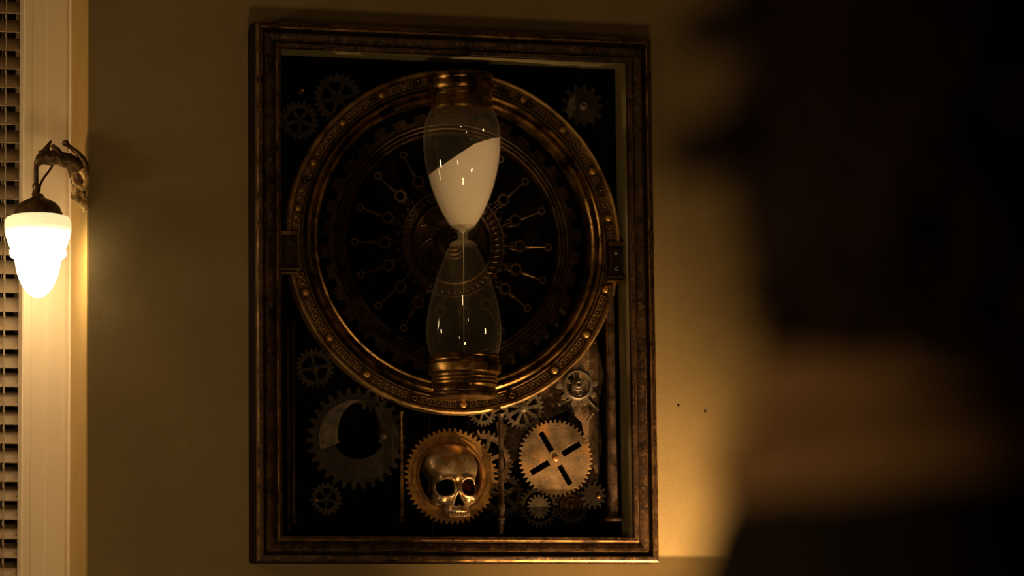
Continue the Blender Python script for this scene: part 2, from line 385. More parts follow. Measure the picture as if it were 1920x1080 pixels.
ob('crest', bm, 'sconce', sconce, smooth=True, angle=80)
bm = bmesh.new()   # leaf scrolls at the wall end
tube(bm, spline([lp(146, 318, -.016), lp(156, 335, -.02), lp(150, 352, -.022), lp(134, 342, -.022), lp(130, 328, -.02)], 4), [.012, .012, .011, .011, .010]+[.009]*4+[.007]*4+[.005]*4, 10)
tube(bm, spline([lp(160, 330, .0), lp(163, 352, .0), lp(157, 372, .0), lp(146, 362, -.006), lp(138, 372, -.008)], 4), [.010]*9+[.008]*4+[.005]*4, 10)
tube(bm, spline([lp(138, 350, -.01), lp(137, 368, -.008), lp(146, 376, -.004), lp(158, 384, .0), (CX-.004, LY+.005, lp(0, 391).z)], 4), [.006]*4+[.009]*5+[.010]*8, 10)
for v in bm.verts: v.co += Vector((noise.noise(v.co*100), noise.noise(v.co*100+Vector((7, 0, 0))), noise.noise(v.co*100+Vector((3, 3, 3)))))*.004
tube(bm, spline([lp(133, 352, -.004), lp(136, 364, -.002), lp(146, 372, .004), lp(156, 382, .012), (CX-.006, .02, lp(0, 393).z)], 4), [.007]*4+[.011]*5+[.010]*4+[.007]*3+[.003], 10)
for v in bm.verts: v.co.x = min(v.co.x, CX-.0035)
ob('leaf_scroll', bm, 'sconce_leaf', sconce, 'leaf scroll at the foot of the arm, lamplight painted into its colour', smooth=True, angle=80)
bm = bmesh.new(); box(bm, (CX-.009, .008, lp(0, 378).z), (CX-.003, .07, lp(0, 328).z)); ob('wall_plate', bm, 'sconce', sconce, bevel=.003)
def zprof(l, z0py): return [(r*SK, P(71, y, LY).z-P(71, z0py, LY).z) for r, y in l]
c0 = Vector((LX, LY, P(71, 405, LY).z))
bm = bmesh.new(); lathe(bm, zprof([(0, 300), (4, 301), (4.5, 320), (4.5, 344), (7, 346), (7.5, 350), (6, 353), (7, 362), (9, 366), (0, 367)], 405), c0-Vector((4*SK, 0, 0)), 'Z', 24)
ob('stem', bm, 'sconce', sconce, smooth=True)
bm = bmesh.new(); tube(bm, spline([lp(98, 306, .004), lp(92, 318, .004), lp(82, 332, .004), lp(75, 346, .002), lp(73, 360, .0)], 4), .0028, 8)
ob('wire', bm, 'sconce', sconce, smooth=True)
bm = bmesh.new()
lathe(bm, zprof([(0, 362), (9, 364), (12, 370), (20, 374), (32, 380), (40, 388), (43, 396), (45, 399), (45.5, 407), (43, 408), (41, 404), (0, 403)], 405), c0, 'Z', 64)
for a in (PI*1.02, PI*1.72, PI*.35):
    d = Vector((math.cos(a), math.sin(a), 0)); p = c0+Vector((0, 0, -.001))
    tube(bm, [p+d*44*SK, p+d*56*SK], .0016, 8); bmesh.ops.create_icosphere(bm, subdivisions=2, radius=.0032, matrix=Matrix.Translation(p+d*57*SK))
ob('gallery', bm, 'sconce', sconce, smooth=True)
bm = bmesh.new()
sp = [(40, 405), (50, 405), (57, 408), (61, 415), (62, 424), (61, 436), (58, 448), (54.5, 458), (51, 465), (50, 468), (52, 470), (52.5, 475), (51, 481), (46, 484), (42.5, 488), (41.5, 497), (39, 510), (35, 522), (29, 536), (21, 547), (12, 555), (5, 558.5), (0, 559)]
lathe(bm, zprof(sp, 405), c0, 'Z', 64)
for v in bm.verts:      # moulded flutes
    r = math.hypot(v.co.x-c0.x, v.co.y-c0.y); a = math.atan2(v.co.y-c0.y, v.co.x-c0.x)
    if r > .02: k = 1+.012*math.cos(16*a); v.co.x = c0.x+(v.co.x-c0.x)*k; v.co.y = c0.y+(v.co.y-c0.y)*k
shz = c0.z-sconce.location.z
M['shade'] = emitmat('frosted_shade', (1, .74, .40), 14.0, (shz-.026, shz-.092), (1, .84, .42), .92)
sh = ob('lamp_shade', bm, 'shade', sconce, 'glowing frosted glass shade shaped like an acorn', smooth=True, angle=60)

# ------------------------------------------------------------ the clockwork shadow box
FW, FH, FB, FY = 1.0032, 1.30, 1.5935, -.11
box_root = root('clockwork_shadow_box', (0, 0, FB), 'tall dark-bronze framed shadow box of gears, rings and a skull on the ochre wall', 'wall art')
X0, X1, Z0, Z1 = -FW/2, FW/2, FB, FB+FH
MW = .063
# rails: profile (inset from the outer edge, y)
RP = [(.004, -.001), (.004, -.03), (.0, -.036), (.0, -.098), (.002, -.106), (.006, -.109), (.013, -.110), (.0165, -.108), (.0175, -.103), (.0195, -.098), (.023, -.097),
      (.0255, -.101), (.028, -.1035), (.034, -.1035), (.041, -.1000), (.0455, -.0965), (.048, -.0965), (.050, -.100), (.0515, -.1045), (.054, -.1055), (.061, -.104), (.063, -.101), (.063, -.088), (.055, -.088), (.05, -.001)]
GILT = {4, 6, 11, 17, 18}
def rail(p0, p1, inward):
    """mitred rail from corner p0 to p1 (x,z), inward = unit vector (x,z)"""
    bm = bmesh.new(); d = Vector((p1[0]-p0[0], p1[1]-p0[1])); Lr = d.length; d.normalize(); iv = Vector(inward)
    NS = 24; rows = []
    for k in range(NS+1):
        row = []
        for (t, y) in RP:
            s_ = t+(Lr-2*t)*k/NS; q = Vector(p0)+d*s_+iv*t
            wv = .0006*noise.noise(Vector((q.x*14, q.y*14, t*40))) if 0 < k < NS else 0
            row.append(bm.verts.new((q.x, y+wv, q.y)))
        rows.append(row)
    m = len(RP)
    for k in range(NS):
        for j in range(m):
            f = bm.faces.new((rows[k][j], rows[k][(j+1) % m], rows[k+1][(j+1) % m], rows[k+1][j]))
            if j in GILT: f.material_index = 1
            if j < 3 or j in (8, 9, 15): f.material_index = 2
    bm.faces.new(rows[0]); bm.faces.new(rows[-1][::-1]); bmesh.ops.recalc_face_normals(bm, faces=bm.faces)
    return bm
for a, b, iv in (((X0, Z0), (X0, Z1), (1, 0)), ((X1, Z0), (X1, Z1), (-1, 0)), ((X0, Z1), (X1, Z1), (0, -1)), ((X0, Z0), (X1, Z0), (0, 1))):
    ob('frame_rail', rail(a, b, iv), ['frame', 'gilt', 'dark_wood'], box_root, smooth=True, angle=28)
IX0, IX1, IZ0, IZ1 = X0+MW, X1-MW, Z0+MW, Z1-MW
BK = -.006
bm = bmesh.new(); box(bm, (X0+.02, BK, Z0+.02), (X1-.02, -.0005, Z1-.02)); ob('back_panel', bm, 'black', box_root)
LT = .006
for a, b in (((IX0-LT, IZ0-LT), (IX0, IZ1+LT)), ((IX1, IZ0-LT), (IX1+LT, IZ1+LT)), ((IX0, IZ1), (IX1, IZ1+LT)), ((IX0, IZ0-LT), (IX1, IZ0))):
    bm = bmesh.new(); box(bm, (a[0], -.0879, a[1]), (b[0], BK-.0002, b[1])); ob('liner_board', bm, 'liner', box_root, 'drab olive inner side board')

RC = Vector((.0054, 0, 2.3774)); R1 = .42390/322.5   # ring centre, metres per measured pixel
def rp(l): return [(r*R1, y) for r, y in l]
# outer ornamental band (behind: solid)
bm = bmesh.new()
lathe(bm, rp([(288, -.03), (288, -.052), (289.5, -.0575), (291.5, -.0585), (293.5, -.057), (294.5, -.051), (312, -.051), (312, -.03), (288, -.03)]), (RC.x, 0, RC.z), 'Y', 180)
ob('ornament_ring', bm, 'ornament', box_root, smooth=True, angle=35)
bm = bmesh.new(); lathe(bm, rp([(311.5, -.03), (311.5, -.055), (312.5, -.059), (315, -.0635), (318, -.0648), (321, -.0625), (322.5, -.056), (322.5, -.03), (311.5, -.03)]), (RC.x, 0, RC.z), 'Y', 180)
ob('ring_rim', bm, 'rim', box_root, 'outer rim of the ornamental ring with its orange highlight painted on', smooth=True, angle=35)
bm = bmesh.new()
lathe(bm, rp([(262, -.02), (262, -.060), (263.5, -.067), (267, -.0715), (270.5, -.070), (272.5, -.063), (274, -.0605), (275.5, -.063), (277, -.070), (280.5, -.0745), (284, -.071), (285.5, -.062), (286.5, -.054), (288, -.050), (288, -.02), (262, -.02)]), (RC.x, 0, RC.z), 'Y', 180)
ob('moulded_ring', bm, 'bronze', box_root, 'thick double-rolled dark bronze ring', smooth=True, angle=30)
# back dish of the dial
bm = bmesh.new(); plate(bm, [circ(RC.x, RC.z, 300*R1, 120)], -.013, BK-.0002); ob('dial_back', bm, 'black', box_root)
# toothed disc between the rings, with broad irregular notches
lo = []
NT = 36
for i in range(NT):
    a = 2*PI*i/NT; hi = 247 if i % 3 else 252
    for f, r in ((.08, 236), (.12, hi), (.46, hi), (.5, 236)):
        aa = a+2*PI/NT*f*1.6; lo.append((RC.x+r*R1*math.cos(aa), RC.z+r*R1*math.sin(aa)))
bm = bmesh.new(); plate(bm, [lo, circ(RC.x, RC.z, 206*R1, 120)], -.032, -.0245); ob('toothed_disc', bm, 'bronze_dark', box_root, smooth=False)
bm = bmesh.new()
lathe(bm, rp([(204, -.014), (204, -.036), (205.5, -.040), (208, -.0415), (210, -.039), (211, -.0365), (213, -.040), (215.5, -.042), (217.5, -.0395), (218.5, -.0365), (220.5, -.040), (223, -.041), (226, -.037), (227, -.0322), (227, -.014), (204, -.014)]), (RC.x, 0, RC.z), 'Y', 160)
ob('inner_ring', bm, 'bronze_dim', box_root, smooth=True, angle=35)
# pale shards between disc and ring, standing in for light through the gaps
for ang, r0 in ((-62, 244), (-55, 243), (-48, 241), (-43, 245), (-70, 246), (-36, 246), (-30, 247)):
    a = math.radians(ang); e = Vector((math.cos(a), 0, math.sin(a))); t = Vector((-e.z, 0, e.x))
    bm = bmesh.new(); c = RC+e*r0*R1
    q = [c+e*(-.012)+t*(-.007)+Vector((0, -.034, 0)), c+e*.012+t*(-.005)+Vector((0, -.019, 0)), c+e*.012+t*.005+Vector((0, -.019, 0)), c+e*(-.012)+t*.007+Vector((0, -.034, 0))]
    vs = [bm.verts.new(p) for p in q]+[bm.verts.new(p+Vector((0, .002, 0))) for p in q]
    for f in ((0, 1, 2, 3), (7, 6, 5, 4), (0, 4, 5, 1), (1, 5, 6, 2), (2, 6, 7, 3), (3, 7, 4, 0)): bm.faces.new([vs[i] for i in f])
    bmesh.ops.recalc_face_normals(bm, faces=bm.faces)
    ob('light_shard', bm, 'iron_grey', box_root)
# rope gear in the middle
GR = R1
lo = gear_loop(RC.x, RC.z, 101*GR, 109*GR, 40, 0, .42)
bm = bmesh.new(); plate(bm, [lo, circ(RC.x, RC.z, 70*GR, 80)], -.026, -.0132)
ob('rope_gear', bm, 'bronze_dark', box_root)
bm = bmesh.new()
lathe(bm, rp([(70, -.014), (70, -.034), (72, -.039), (76, -.040), (79, -.036), (80, -.029), (96, -.029), (97, -.033), (100, -.034), (101.5, -.030), (101.5, -.014), (70, -.014)]), (RC.x, 0, RC.z), 'Y', 120)
rr_ = ob('rope_ring', bm, 'bronze_dim', box_root, smooth=True, angle=35)
cm = bmesh.new()       # slanted rope strand, shared mesh
tube(cm, [(78.5*GR, -.029, -.0055), (84*GR, -.0335, -.002), (91*GR, -.0335, .002), (97.5*GR, -.029, .0075)], [.0012, .0030, .0030, .0012], 7)
cme = D.meshes.new('rope_strand'); cm.to_mesh(cme); cm.free(); cme.materials.append(M['bronze_dim'])
for p in cme.polygons: p.use_smooth = True
for i in range(48):
    o = D.objects.new('rope_strand', cme); COL.objects.link(o); o.parent = rr_
    o.location = (RC.x, 0, RC.z-FB); o.rotation_euler = (0, -2*PI*i/48, 0)
bm = bmesh.new()
lathe(bm, rp([(0, -.020), (70, -.018), (70, -.0133), (0, -.0133)]), (RC.x, 0, RC.z), 'Y', 90)
ob('hub_plate', bm, 'bronze_dark', box_root, smooth=True, angle=35)
bm = bmesh.new()
lathe(bm, rp([(0, -.044), (4, -.044), (6, -.040), (8, -.036), (11, -.036), (13, -.040), (15, -.036), (18, -.034), (21, -.037), (24, -.034), (27, -.032), (29, -.035), (31, -.032), (32, -.018), (0, -.018)]), (RC.x, 0, RC.z), 'Y', 60)
for k in range(9):
    a = 2*PI*k/9; pts = []
    for j in range(6):
        t = j/5; aa = a+t*.55; r = (33+t*34)*GR; pts.append((RC.x+r*math.cos(aa), -.0195, RC.z+r*math.sin(aa)))
    tube(bm, pts, [.002, .0028, .003, .003, .0026, .0018], 7)
ob('hub', bm, 'bronze_dark', box_root, smooth=True, angle=35)
# 18 spoke hands, shared mesh, along +X
sm = bmesh.new()
def ringz(bm, x, r0, r1, y0, y1, sides):
    lo_ = circ(x, 0, r0, sides, PI/sides); li = circ(x, 0, r1, 24); plate(bm, [lo_, li], y0, y1)
ringz(sm, 131*GR, 12.5*GR, 7.5*GR, -.031, -.022, 8)
ringz(sm, 187*GR, 7.5*GR, 4*GR, -.030, -.024, 16)
tube(sm, [(142*GR, -.0265, 0), (146*GR, -.0265, 0), (150*GR, -.027, 0), (165*GR, -.027, 0), (180*GR, -.027, 0)], [.0045, .0062, .0050, .0034, .0020], 10)
for s_ in (-1, 1): tube(sm, [(123*GR, -.0265, s_*.008), (117*GR, -.0265, s_*.0085), (109*GR, -.0265, s_*.0055)], [.003, .0028, .0012], 8)
tube(sm, [(120*GR, -.0265, 0), (112*GR, -.0265, 0), (104*GR, -.0265, 0)], [.003, .0028, .002], 8)
tube(sm, [(147*GR, -.0132, 0), (147*GR, -.025, 0)], .0035, 10)
sme = D.meshes.new('spoke_hand'); sm.to_mesh(sme); sm.free(); sme.materials.append(M['bronze_dim'])
for p in sme.polygons: p.use_smooth = True
sme.set_sharp_from_angle(angle=math.radians(35))
for i in range(18):
    o = D.objects.new('spoke_hand', sme); COL.objects.link(o); o.parent = box_root
    o.location = (RC.x, 0, RC.z-FB); o.rotation_euler = (0, -math.radians(20*i+random.uniform(-.8, .8)), 0)

# studs, eyelets and ornament tiles on the band
def ring_angle(px, py):
    p = P(px, py, -.055); return math.atan2(p.z-RC.z, p.x-RC.x)
studs = [ring_angle(*p) for p in ((632, 220), (573, 298), (545, 388), (563, 551), (612, 637), (683, 706), (868, 764), (1104, 631), (1043, 700), (1142, 545), (1146, 408), (1116, 318), (1061, 237), (986, 177), (709, 167))]
eyes = [ring_angle(*p) for p in ((776, 746), (958, 742), (697, 177), (565, 335), (994, 192), (945, 157), (1128, 353), (777, 142), (811, 139))]
bm = bmesh.new(); lathe(bm, [(0, -.0635), (.0055, -.0632), (.0078, -.062), (.0090, -.059), (.0090, -.0505)], (0, 0, 0), 'Y', 20)
stm = D.meshes.new('stud'); bm.to_mesh(stm); bm.free(); stm.materials.append(M['stud'])
bm = bmesh.new(); lathe(bm, [(.0028, -.052), (.0028, -.062), (.0042, -.0655), (.0062, -.0655), (.0078, -.061), (.0082, -.0505), (.0028, -.0505)], (0, 0, 0), 'Y', 20)
eym = D.meshes.new('eyelet'); bm.to_mesh(eym); bm.free(); eym.materials.append(M['bronze'])
for m_ in (stm, eym):
    for p in m_.polygons: p.use_smooth = True
def ringobj(name, me, ang, r, dy=0):
    o = D.objects.new(name, me); COL.objects.link(o); o.parent = box_root
    o.location = (RC.x+r*math.cos(ang), dy, RC.z-FB+r*math.sin(ang)); o.rotation_euler = (0, PI/2-ang, 0); return o
for a in studs: ringobj('stud', stm, a, 303.5*R1)
for a in eyes: ringobj('eyelet', eym, a, 304*R1)
bm = bmesh.new()       # tile: raised square border round a little boss with two leaves
hs = .0082; plate(bm, [[(-hs, -hs), (hs, -hs), (hs, hs), (-hs, hs)], [(-hs+.0018, -hs+.0018), (hs-.0018, -hs+.0018), (hs-.0018, hs-.0018), (-hs+.0018, hs-.0018)]], -.0575, -.0508)
bmesh.ops.create_icosphere(bm, subdivisions=1, radius=.0040, matrix=Matrix.Translation((0, -.0518, -.0015)))
for s_ in (-1, 1): bmesh.ops.create_icosphere(bm, subdivisions=1, radius=.0030, matrix=Matrix.Translation((s_*.0024, -.0516, .0022)))
tlm = D.meshes.new('ornament_tile'); bm.to_mesh(tlm); bm.free(); tlm.materials.append(M['tile'])
marks = sorted([(a % (2*PI), 0) for a in studs+eyes]); dth = .0182/(303*R1)
gapL = sorted([ring_angle(542, 437) % (2*PI), ring_angle(541, 512) % (2*PI)]); gapR = sorted([ring_angle(1156, 455), ring_angle(1156, 527)])
def blocked(a):
    a %= 2*PI
    if gapL[0] < a < gapL[1]: return True
    b_ = a if a < PI else a-2*PI
    return gapR[0] < b_ < gapR[1]
for i in range(len(marks)):
    a0 = marks[i][0]; a1 = marks[(i+1) % len(marks)][0]
    if a1 < a0: a1 += 2*PI
    span = a1-a0-.019*1.0/(303*R1)*1.25; cnt = int(span/dth)
    if cnt < 1: continue
    st = a0+(a1-a0-cnt*dth)/2+dth/2
    for k in range(cnt):
        a = st+k*dth
        if not blocked(a): ringobj('ornament_tile', tlm, a, 303*R1)
# side clamps
for (pl, pr_, yt, yb, nm) in ((528, 558, 437, 506, 'l'), (1142, 1169, 457, 521, 'r')):
    A = P(pl, yt, -.07); B = P(pr_, yb, -.07); cpt = root if False else None
    bm = bmesh.new(); box(bm, (A.x, -.068, B.z), (B.x, BK-.0002, A.z))
    cl = ob('side_clamp', bm, 'bronze_dark', box_root, bevel=.0015)
    bm = bmesh.new(); zt, zb_ = A.z, B.z
    box(bm, (A.x-.001, -.073, zt-.004), (B.x+.001, -.03, zt+.006)); ob('clamp_bar', bm, 'bronze', cl, bevel=.001)
    bm = bmesh.new(); box(bm, (A.x-.004, -.073, zb_-.002), (B.x+.005, -.03, zb_+.004)); ob('clamp_bar', bm, 'bronze', cl, bevel=.001)
    bm = bmesh.new(); box(bm, (A.x-.006, -.076, zb_-.011), (B.x+.001, -.03, zb_-.005)); ob('clamp_bar', bm, 'bronze', cl, bevel=.001)
    for f in (.25, .73):
        bm = bmesh.new(); lathe(bm, [(.0022, -.067), (.0022, -.071), (.0036, -.0745), (.0052, -.073), (.006, -.067)], ((A.x+B.x)/2, 0, zt+(zb_-zt)*f), 'Y', 18)
        ob('eyelet', bm, 'iron_grey', cl, smooth=True)

# gears in the lower field --------------------------------------------------
def gear(name, px, py, rpx, tpx, n, y0, y1, m, holes=(), ph=0, duty=.5, label=None, bevel=.0007):
    c = P(px, py, y0); lp_ = gear_loop(c.x, c.z, rpx*K, tpx*K, n, ph, duty, jag=.0002)
    bm = bmesh.new(); plate(bm, [lp_]+[h(c) for h in holes if not isinstance(h, list)]+sum([h[0](c) for h in holes if isinstance(h, list)], []), y0, y1)
    return ob(name, bm, m, box_root, label, bevel=bevel), c
def hub_disc(parent, c, prof, m, name='hub', nseg=32):
    bm = bmesh.new(); lathe(bm, [(r*K, y) for r, y in prof], (c.x, 0, c.z), 'Y', nseg); return ob(name, bm, m, parent, smooth=True, angle=35)
def post(c, r, y0, parent):   # arbor to the back board
    bm = bmesh.new(); lathe(bm, [(r, y0), (r, BK-.0002)], (c.x, 0, c.z), 'Y', 16); return ob('arbor', bm, 'iron', parent, smooth=True)
# skull gear
SG = (846, 893)
g, c = gear('skull_gear', *SG, 83.5, 90, 52, -.052, -.040, 'rust_gold', [lambda c: circ(c.x-.002, c.z+.002, 62*K, 72)], ph=.02, label='golden-brown toothed gear ring around the skull')
bm = bmesh.new(); lathe(bm, [(r*K, y) for r, y in ((60.5, -.012), (60.5, -.056), (62.5, -.058), (65, -.056), (66.5, -.0515), (70.5, -.0515), (71.5, -.0545), (73.5, -.0545), (74.5, -.0515))], (c.x-.002, 0, c.z+.002), 'Y', 90)
ob('bezel', bm, 'rust_gold', g, smooth=True, angle=35)
for a in (.8, 2.4, 4.0, 5.5):
    q = Vector((c.x+76*K*math.cos(a), 0, c.z+76*K*math.sin(a))); post(q, .005, -.041, g)
# skull: a front relief with open eye sockets and nose, triangulated from its outline
from mathutils.geometry import delaunay_2d_cdt
S = P(857, 900, -.098)
def densify(pts, n, closed=True):
    v = [Vector((a, b, 0)) for a, b in pts]; L_ = []
    m = len(v)
    for i in range(m):
        p0, p1, p2, p3 = v[i-1], v[i], v[(i+1) % m], v[(i+2) % m]
        for k in range(n):
            t = k/n; q = .5*((2*p1)+(p2-p0)*t+(2*p0-5*p1+4*p2-p3)*t*t+(3*p1-p0-3*p2+p3)*t**3); L_.append((q.x, q.y))
    return L_
outl = densify([(x-857, 900-y) for x, y in ((854, 830), (872, 833), (888, 843), (899, 859), (904, 876), (901, 890), (899, 899), (899.5, 914), (899, 934), (894, 941), (886, 945), (884.5, 953), (886, 964), (878, 967.5), (863, 968.5), (849, 968), (841, 966.5), (838.5, 953), (831, 947.5), (819, 945.5), (813, 939), (817, 929), (818, 910), (819, 896), (809, 884), (803, 868), (805, 851), (817, 838), (834, 831.5))], 5)
def squircle(cx, cz, rx, rz, n=40, p=2.5, rot=0):
    o_ = []
    for k in range(n):
        a = 2*PI*k/n; c_, s_ = math.cos(a), math.sin(a); x = rx*math.copysign(abs(c_)**(2/p), c_); z = rz*math.copysign(abs(s_)**(2/p), s_)
        o_.append((cx+x*math.cos(rot)-z*math.sin(rot), cz+x*math.sin(rot)+z*math.cos(rot)))
    return o_
sockL = squircle(-20.6, -13.6, 15.0, 14.6, rot=.10); sockR = squircle(24.2, -12.8, 14.4, 14.4, rot=-.12)
nose = densify([(1.6, -24), (4.6, -29), (8.5, -37), (12.6, -43.5), (11.5, -46.5), (7.5, -46.6), (4.6, -43.8), (1.6, -46.6), (-3.5, -46.8), (-5.6, -44), (-3.5, -37), (-.8, -29)], 4)
def inside(pt, poly):
    P_ = np.array(poly); x, z = pt[:, 0:1], pt[:, 1:2]; x0, z0 = P_[:, 0], P_[:, 1]; x1, z1 = np.roll(x0, -1), np.roll(z0, -1)
    c_ = ((z0 > z) != (z1 > z)) & (x < (x1-x0)*(z-z0)/(z1-z0+1e-12)+x0); return c_.sum(1) % 2 == 1
def dist(pt, poly):
    A_ = np.array(poly); B_ = np.roll(A_, -1, 0); out = np.full(len(pt), 1e9)
    for a, b in zip(A_, B_):
        d = b-a; t = np.clip(((pt-a)@d)/(d@d+1e-12), 0, 1); out = np.minimum(out, np.linalg.norm(pt-a-t[:, None]*d, axis=1))
    return out
def hgt(pt):
    x, z = pt[:, 0], pt[:, 1]
    sm = lambda a, b, v: np.clip((v-a)/(b-a), 0, 1)**2*(3-2*np.clip((v-a)/(b-a), 0, 1))
    g = lambda cx, cz, sx, sz: np.exp(-((x-cx)/sx)**2-((z-cz)/sz)**2)
    dome = 46*np.sqrt(np.clip(1-((x+2)/56)**2-((z-18)/62)**2, 0.0, 1))
    face = 43*np.sqrt(np.clip(1-((x-2)/50)**2, 0.02, 1))-.10*np.clip(-z-30, 0, 60)
    w_ = sm(-14, 6, z); h = face*(1-w_)+dome*w_
    h += 4.5*g(-20, 2.5, 17, 4.5)+4.5*g(24, 3.5, 17, 4.5)-2.5*g(2, 1, 6, 5)
    h += 6*g(1.8, -20, 5.5, 9)-4.5*g(1.8, -6, 5, 4)
    h += 5.5*g(-31, -35, 9, 7)+6.5*g(34, -34, 9, 7)
    h -= 7*g(-19, -47, 8, 9)+7*g(27, -47, 8, 9)
    h += 4*g(4, -56, 18, 5)-2.0*g(4, -62.5, 30, 1.2)
    for k in range(8): h += .9*np.exp(-((x-(-13+5.1*k))/1.7)**2)*sm(-52, -58, z)
    h -= 5*g(-40, -2, 9, 14)+5*g(43, 0, 9, 14)
    return h
rng = np.random.RandomState(3); gx, gz = np.meshgrid(np.arange(-56, 50, 1.15), np.arange(-70, 72, 1.15)); gp_ = np.stack([gx.ravel(), gz.ravel()], 1)
gp_ = gp_+rng.uniform(-.12, .12, gp_.shape)
keep = inside(gp_, outl) & (dist(gp_, outl) > .8)
for hl in (sockL, sockR, nose): keep &= ~inside(gp_, hl) & (dist(gp_, hl) > .7)
pts2 = []; eds = []; loops_i = []
for lp_ in (outl, sockL, sockR, nose):
    b0 = len(pts2); pts2 += [Vector(p) for p in lp_]; eds += [(b0+k, b0+(k+1) % len(lp_)) for k in range(len(lp_))]
pts2 += [Vector((float(a), float(b))) for a, b in gp_[keep]]
ov, oe, of, _, _, _ = delaunay_2d_cdt(pts2, eds, [], 0, 1e-5)
ova = np.array([v[:] for v in ov]); tri = [f for f in of if len(f) == 3]; cen = np.array([ova[list(f)].mean(0) for f in tri])
ok = inside(cen, outl)
for hl in (sockL, sockR, nose): ok &= ~inside(cen, hl)
do_ = dist(ova, outl); H_ = hgt(ova)-11*np.clip(1-do_/9, 0, 1)**2.2
for hl, rr_h in ((sockL, 2.2), (sockR, 2.2), (nose, 1.2)):
    ds = dist(ova, hl); H_ += rr_h*np.exp(-((ds-2.6)/2.2)**2)-3.2*np.clip(1-ds/2.2, 0, 1)**2
YB = -.0505
bm = bmesh.new(); vv = [bm.verts.new((S.x+p[0]*K, YB-h*K*.92, S.z+p[1]*K)) for p, h in zip(ova, H_)]
for f, k in zip(tri, ok):
    if k: bm.faces.new([vv[i] for i in f])
for v in [v for v in bm.verts if not v.link_faces]: bm.verts.remove(v)
bmesh.ops.recalc_face_normals(bm, faces=bm.faces)
be = [e for e in bm.edges if len(e.link_faces) == 1]
cs = {'l': Vector((S.x-20.6*K, 0, S.z-13.6*K)), 'r': Vector((S.x+24.2*K, 0, S.z-12.8*K)), 'n': Vector((S.x+3*K, 0, S.z-38*K))}
for st_ in range(3):
    r_ = bmesh.ops.extrude_edge_only(bm, edges=be); nv = [g_ for g_ in r_['geom'] if isinstance(g_, bmesh.types.BMVert)]; be = [g_ for g_ in r_['geom'] if isinstance(g_, bmesh.types.BMEdge)]
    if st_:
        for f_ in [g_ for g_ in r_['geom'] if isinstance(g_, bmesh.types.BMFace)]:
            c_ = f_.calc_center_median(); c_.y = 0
            if min((c_-cs['l']).length, (c_-cs['r']).length) < 17*K or (c_-cs['n']).length < 12*K: f_.material_index = 1  # black socket and nose walls stand in for the shade inside
    for v in nv:
        q = Vector((v.co.x, 0, v.co.z)); hit = None
        for kk_, cc_ in cs.items():
            if (q-cc_).length < (17.5 if kk_ != 'n' else 13.5)*K and not (kk_ == 'n' and abs(q.z-cc_.z) > 15*K): hit = cc_
        if hit is not None: v.co.y += (.004, .010, .016)[st_]; v.co.x += (hit.x-v.co.x)*.03*st_; v.co.z += (hit.z-v.co.z)*.03*st_
        else: v.co.y = v.co.y+(-.0135-v.co.y)*(.35, .6, 1.0)[st_]
bmesh.ops.recalc_face_normals(bm, faces=bm.faces)
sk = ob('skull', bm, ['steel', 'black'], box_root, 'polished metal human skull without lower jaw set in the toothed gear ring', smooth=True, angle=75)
tb = bmesh.new()
for i in range(8):
    x = -13+5.1*i; xx = S.x+x*K; h_ = 43*math.sqrt(max(.02, 1-((x-2)/50)**2)); yy = YB-h_*K*.92+.001
    z1 = S.z-60*K; z0 = z1-(.0090 if 0 < i < 7 else .0105)
    pr_ = [(-.0024, z1), (.0024, z1), (.0027, (z0+z1)/2), (.0019, z0), (-.0019, z0), (-.0027, (z0+z1)/2)]
    A = [tb.verts.new((xx+a, yy-.0016, b)) for a, b in pr_]; B = [tb.verts.new((xx+a, yy+.006, b)) for a, b in pr_]
    for k in range(6): tb.faces.new((A[k], A[(k+1) % 6], B[(k+1) % 6], B[k]))
    tb.faces.new(A); tb.faces.new(B[::-1])
bmesh.ops.recalc_face_normals(tb, faces=tb.faces)
ob('teeth', tb, 'steel', sk, bevel=.0008, kind='stuff')
bm = bmesh.new(); lathe(bm, [(0, -.050), (.014, -.051), (.0175, -.058), (.0185, -.064)], (S.x+24.2*K, 0, S.z-12.8*K), 'Y', 32)
ob('eye_lining', bm, 'redglass', sk, 'dark red lining inside the right eye socket', smooth=True)
# cross-slot gear
g, c = gear('cross_gear', 1042, 859, 67, 73, 48, -.058, -.050, 'rust', [[lambda c: [rotrect(c.x+36*K*math.cos(a), c.z+36*K*math.sin(a), 41*K, 11*K, a) for a in [math.radians(t) for t in (30, 120, 210, 300)]]]], label='rusted round gear plate with four slots in a cross')
post(c, .03, -.0505, g)
bm = bmesh.new(); bmesh.ops.create_uvsphere(bm, u_segments=20, v_segments=12, radius=6.2*K, matrix=Matrix.Translation((c.x, -.058, c.z)) @ Matrix.Diagonal((1, .5, 1, 1))); ob('rivet', bm, 'copper', g, 'copper rivet', smooth=True)
# ten-knob wheel
c = P(1083, 721, -.062)
bm = bmesh.new(); plate(bm, [circ(c.x, c.z, 31*K, 48)]+spoke_windows(c.x, c.z, 12*K, 25*K, 5, 7*K, .3), -.062, -.054)
kw = ob('knob_wheel', bm, 'iron_grey', box_root, 'grey wheel with ten round knobs and five spokes', bevel=.0007)
for i in range(10):
    a = 2*PI*i/10+.1; q = (c.x+35*K*math.cos(a), c.z+35*K*math.sin(a))
    bm = bmesh.new(); plate(bm, [[(q[0]+(7*math.cos(a)*math.cos(b)-5.4*math.sin(a)*math.sin(b))*K, q[1]+(7*math.sin(a)*math.cos(b)+5.4*math.cos(a)*math.sin(b))*K) for b in [2*PI*k/14 for k in range(14)]]], -.061, -.055)
    ob('knob', bm, 'iron_grey', kw, bevel=.0008)
hub_disc(kw, c, [(2.6, -.062), (2.6, -.071), (5, -.073), (7.5, -.070), (8.5, -.066), (11, -.067), (12.5, -.065), (13, -.058)], 'iron_grey')
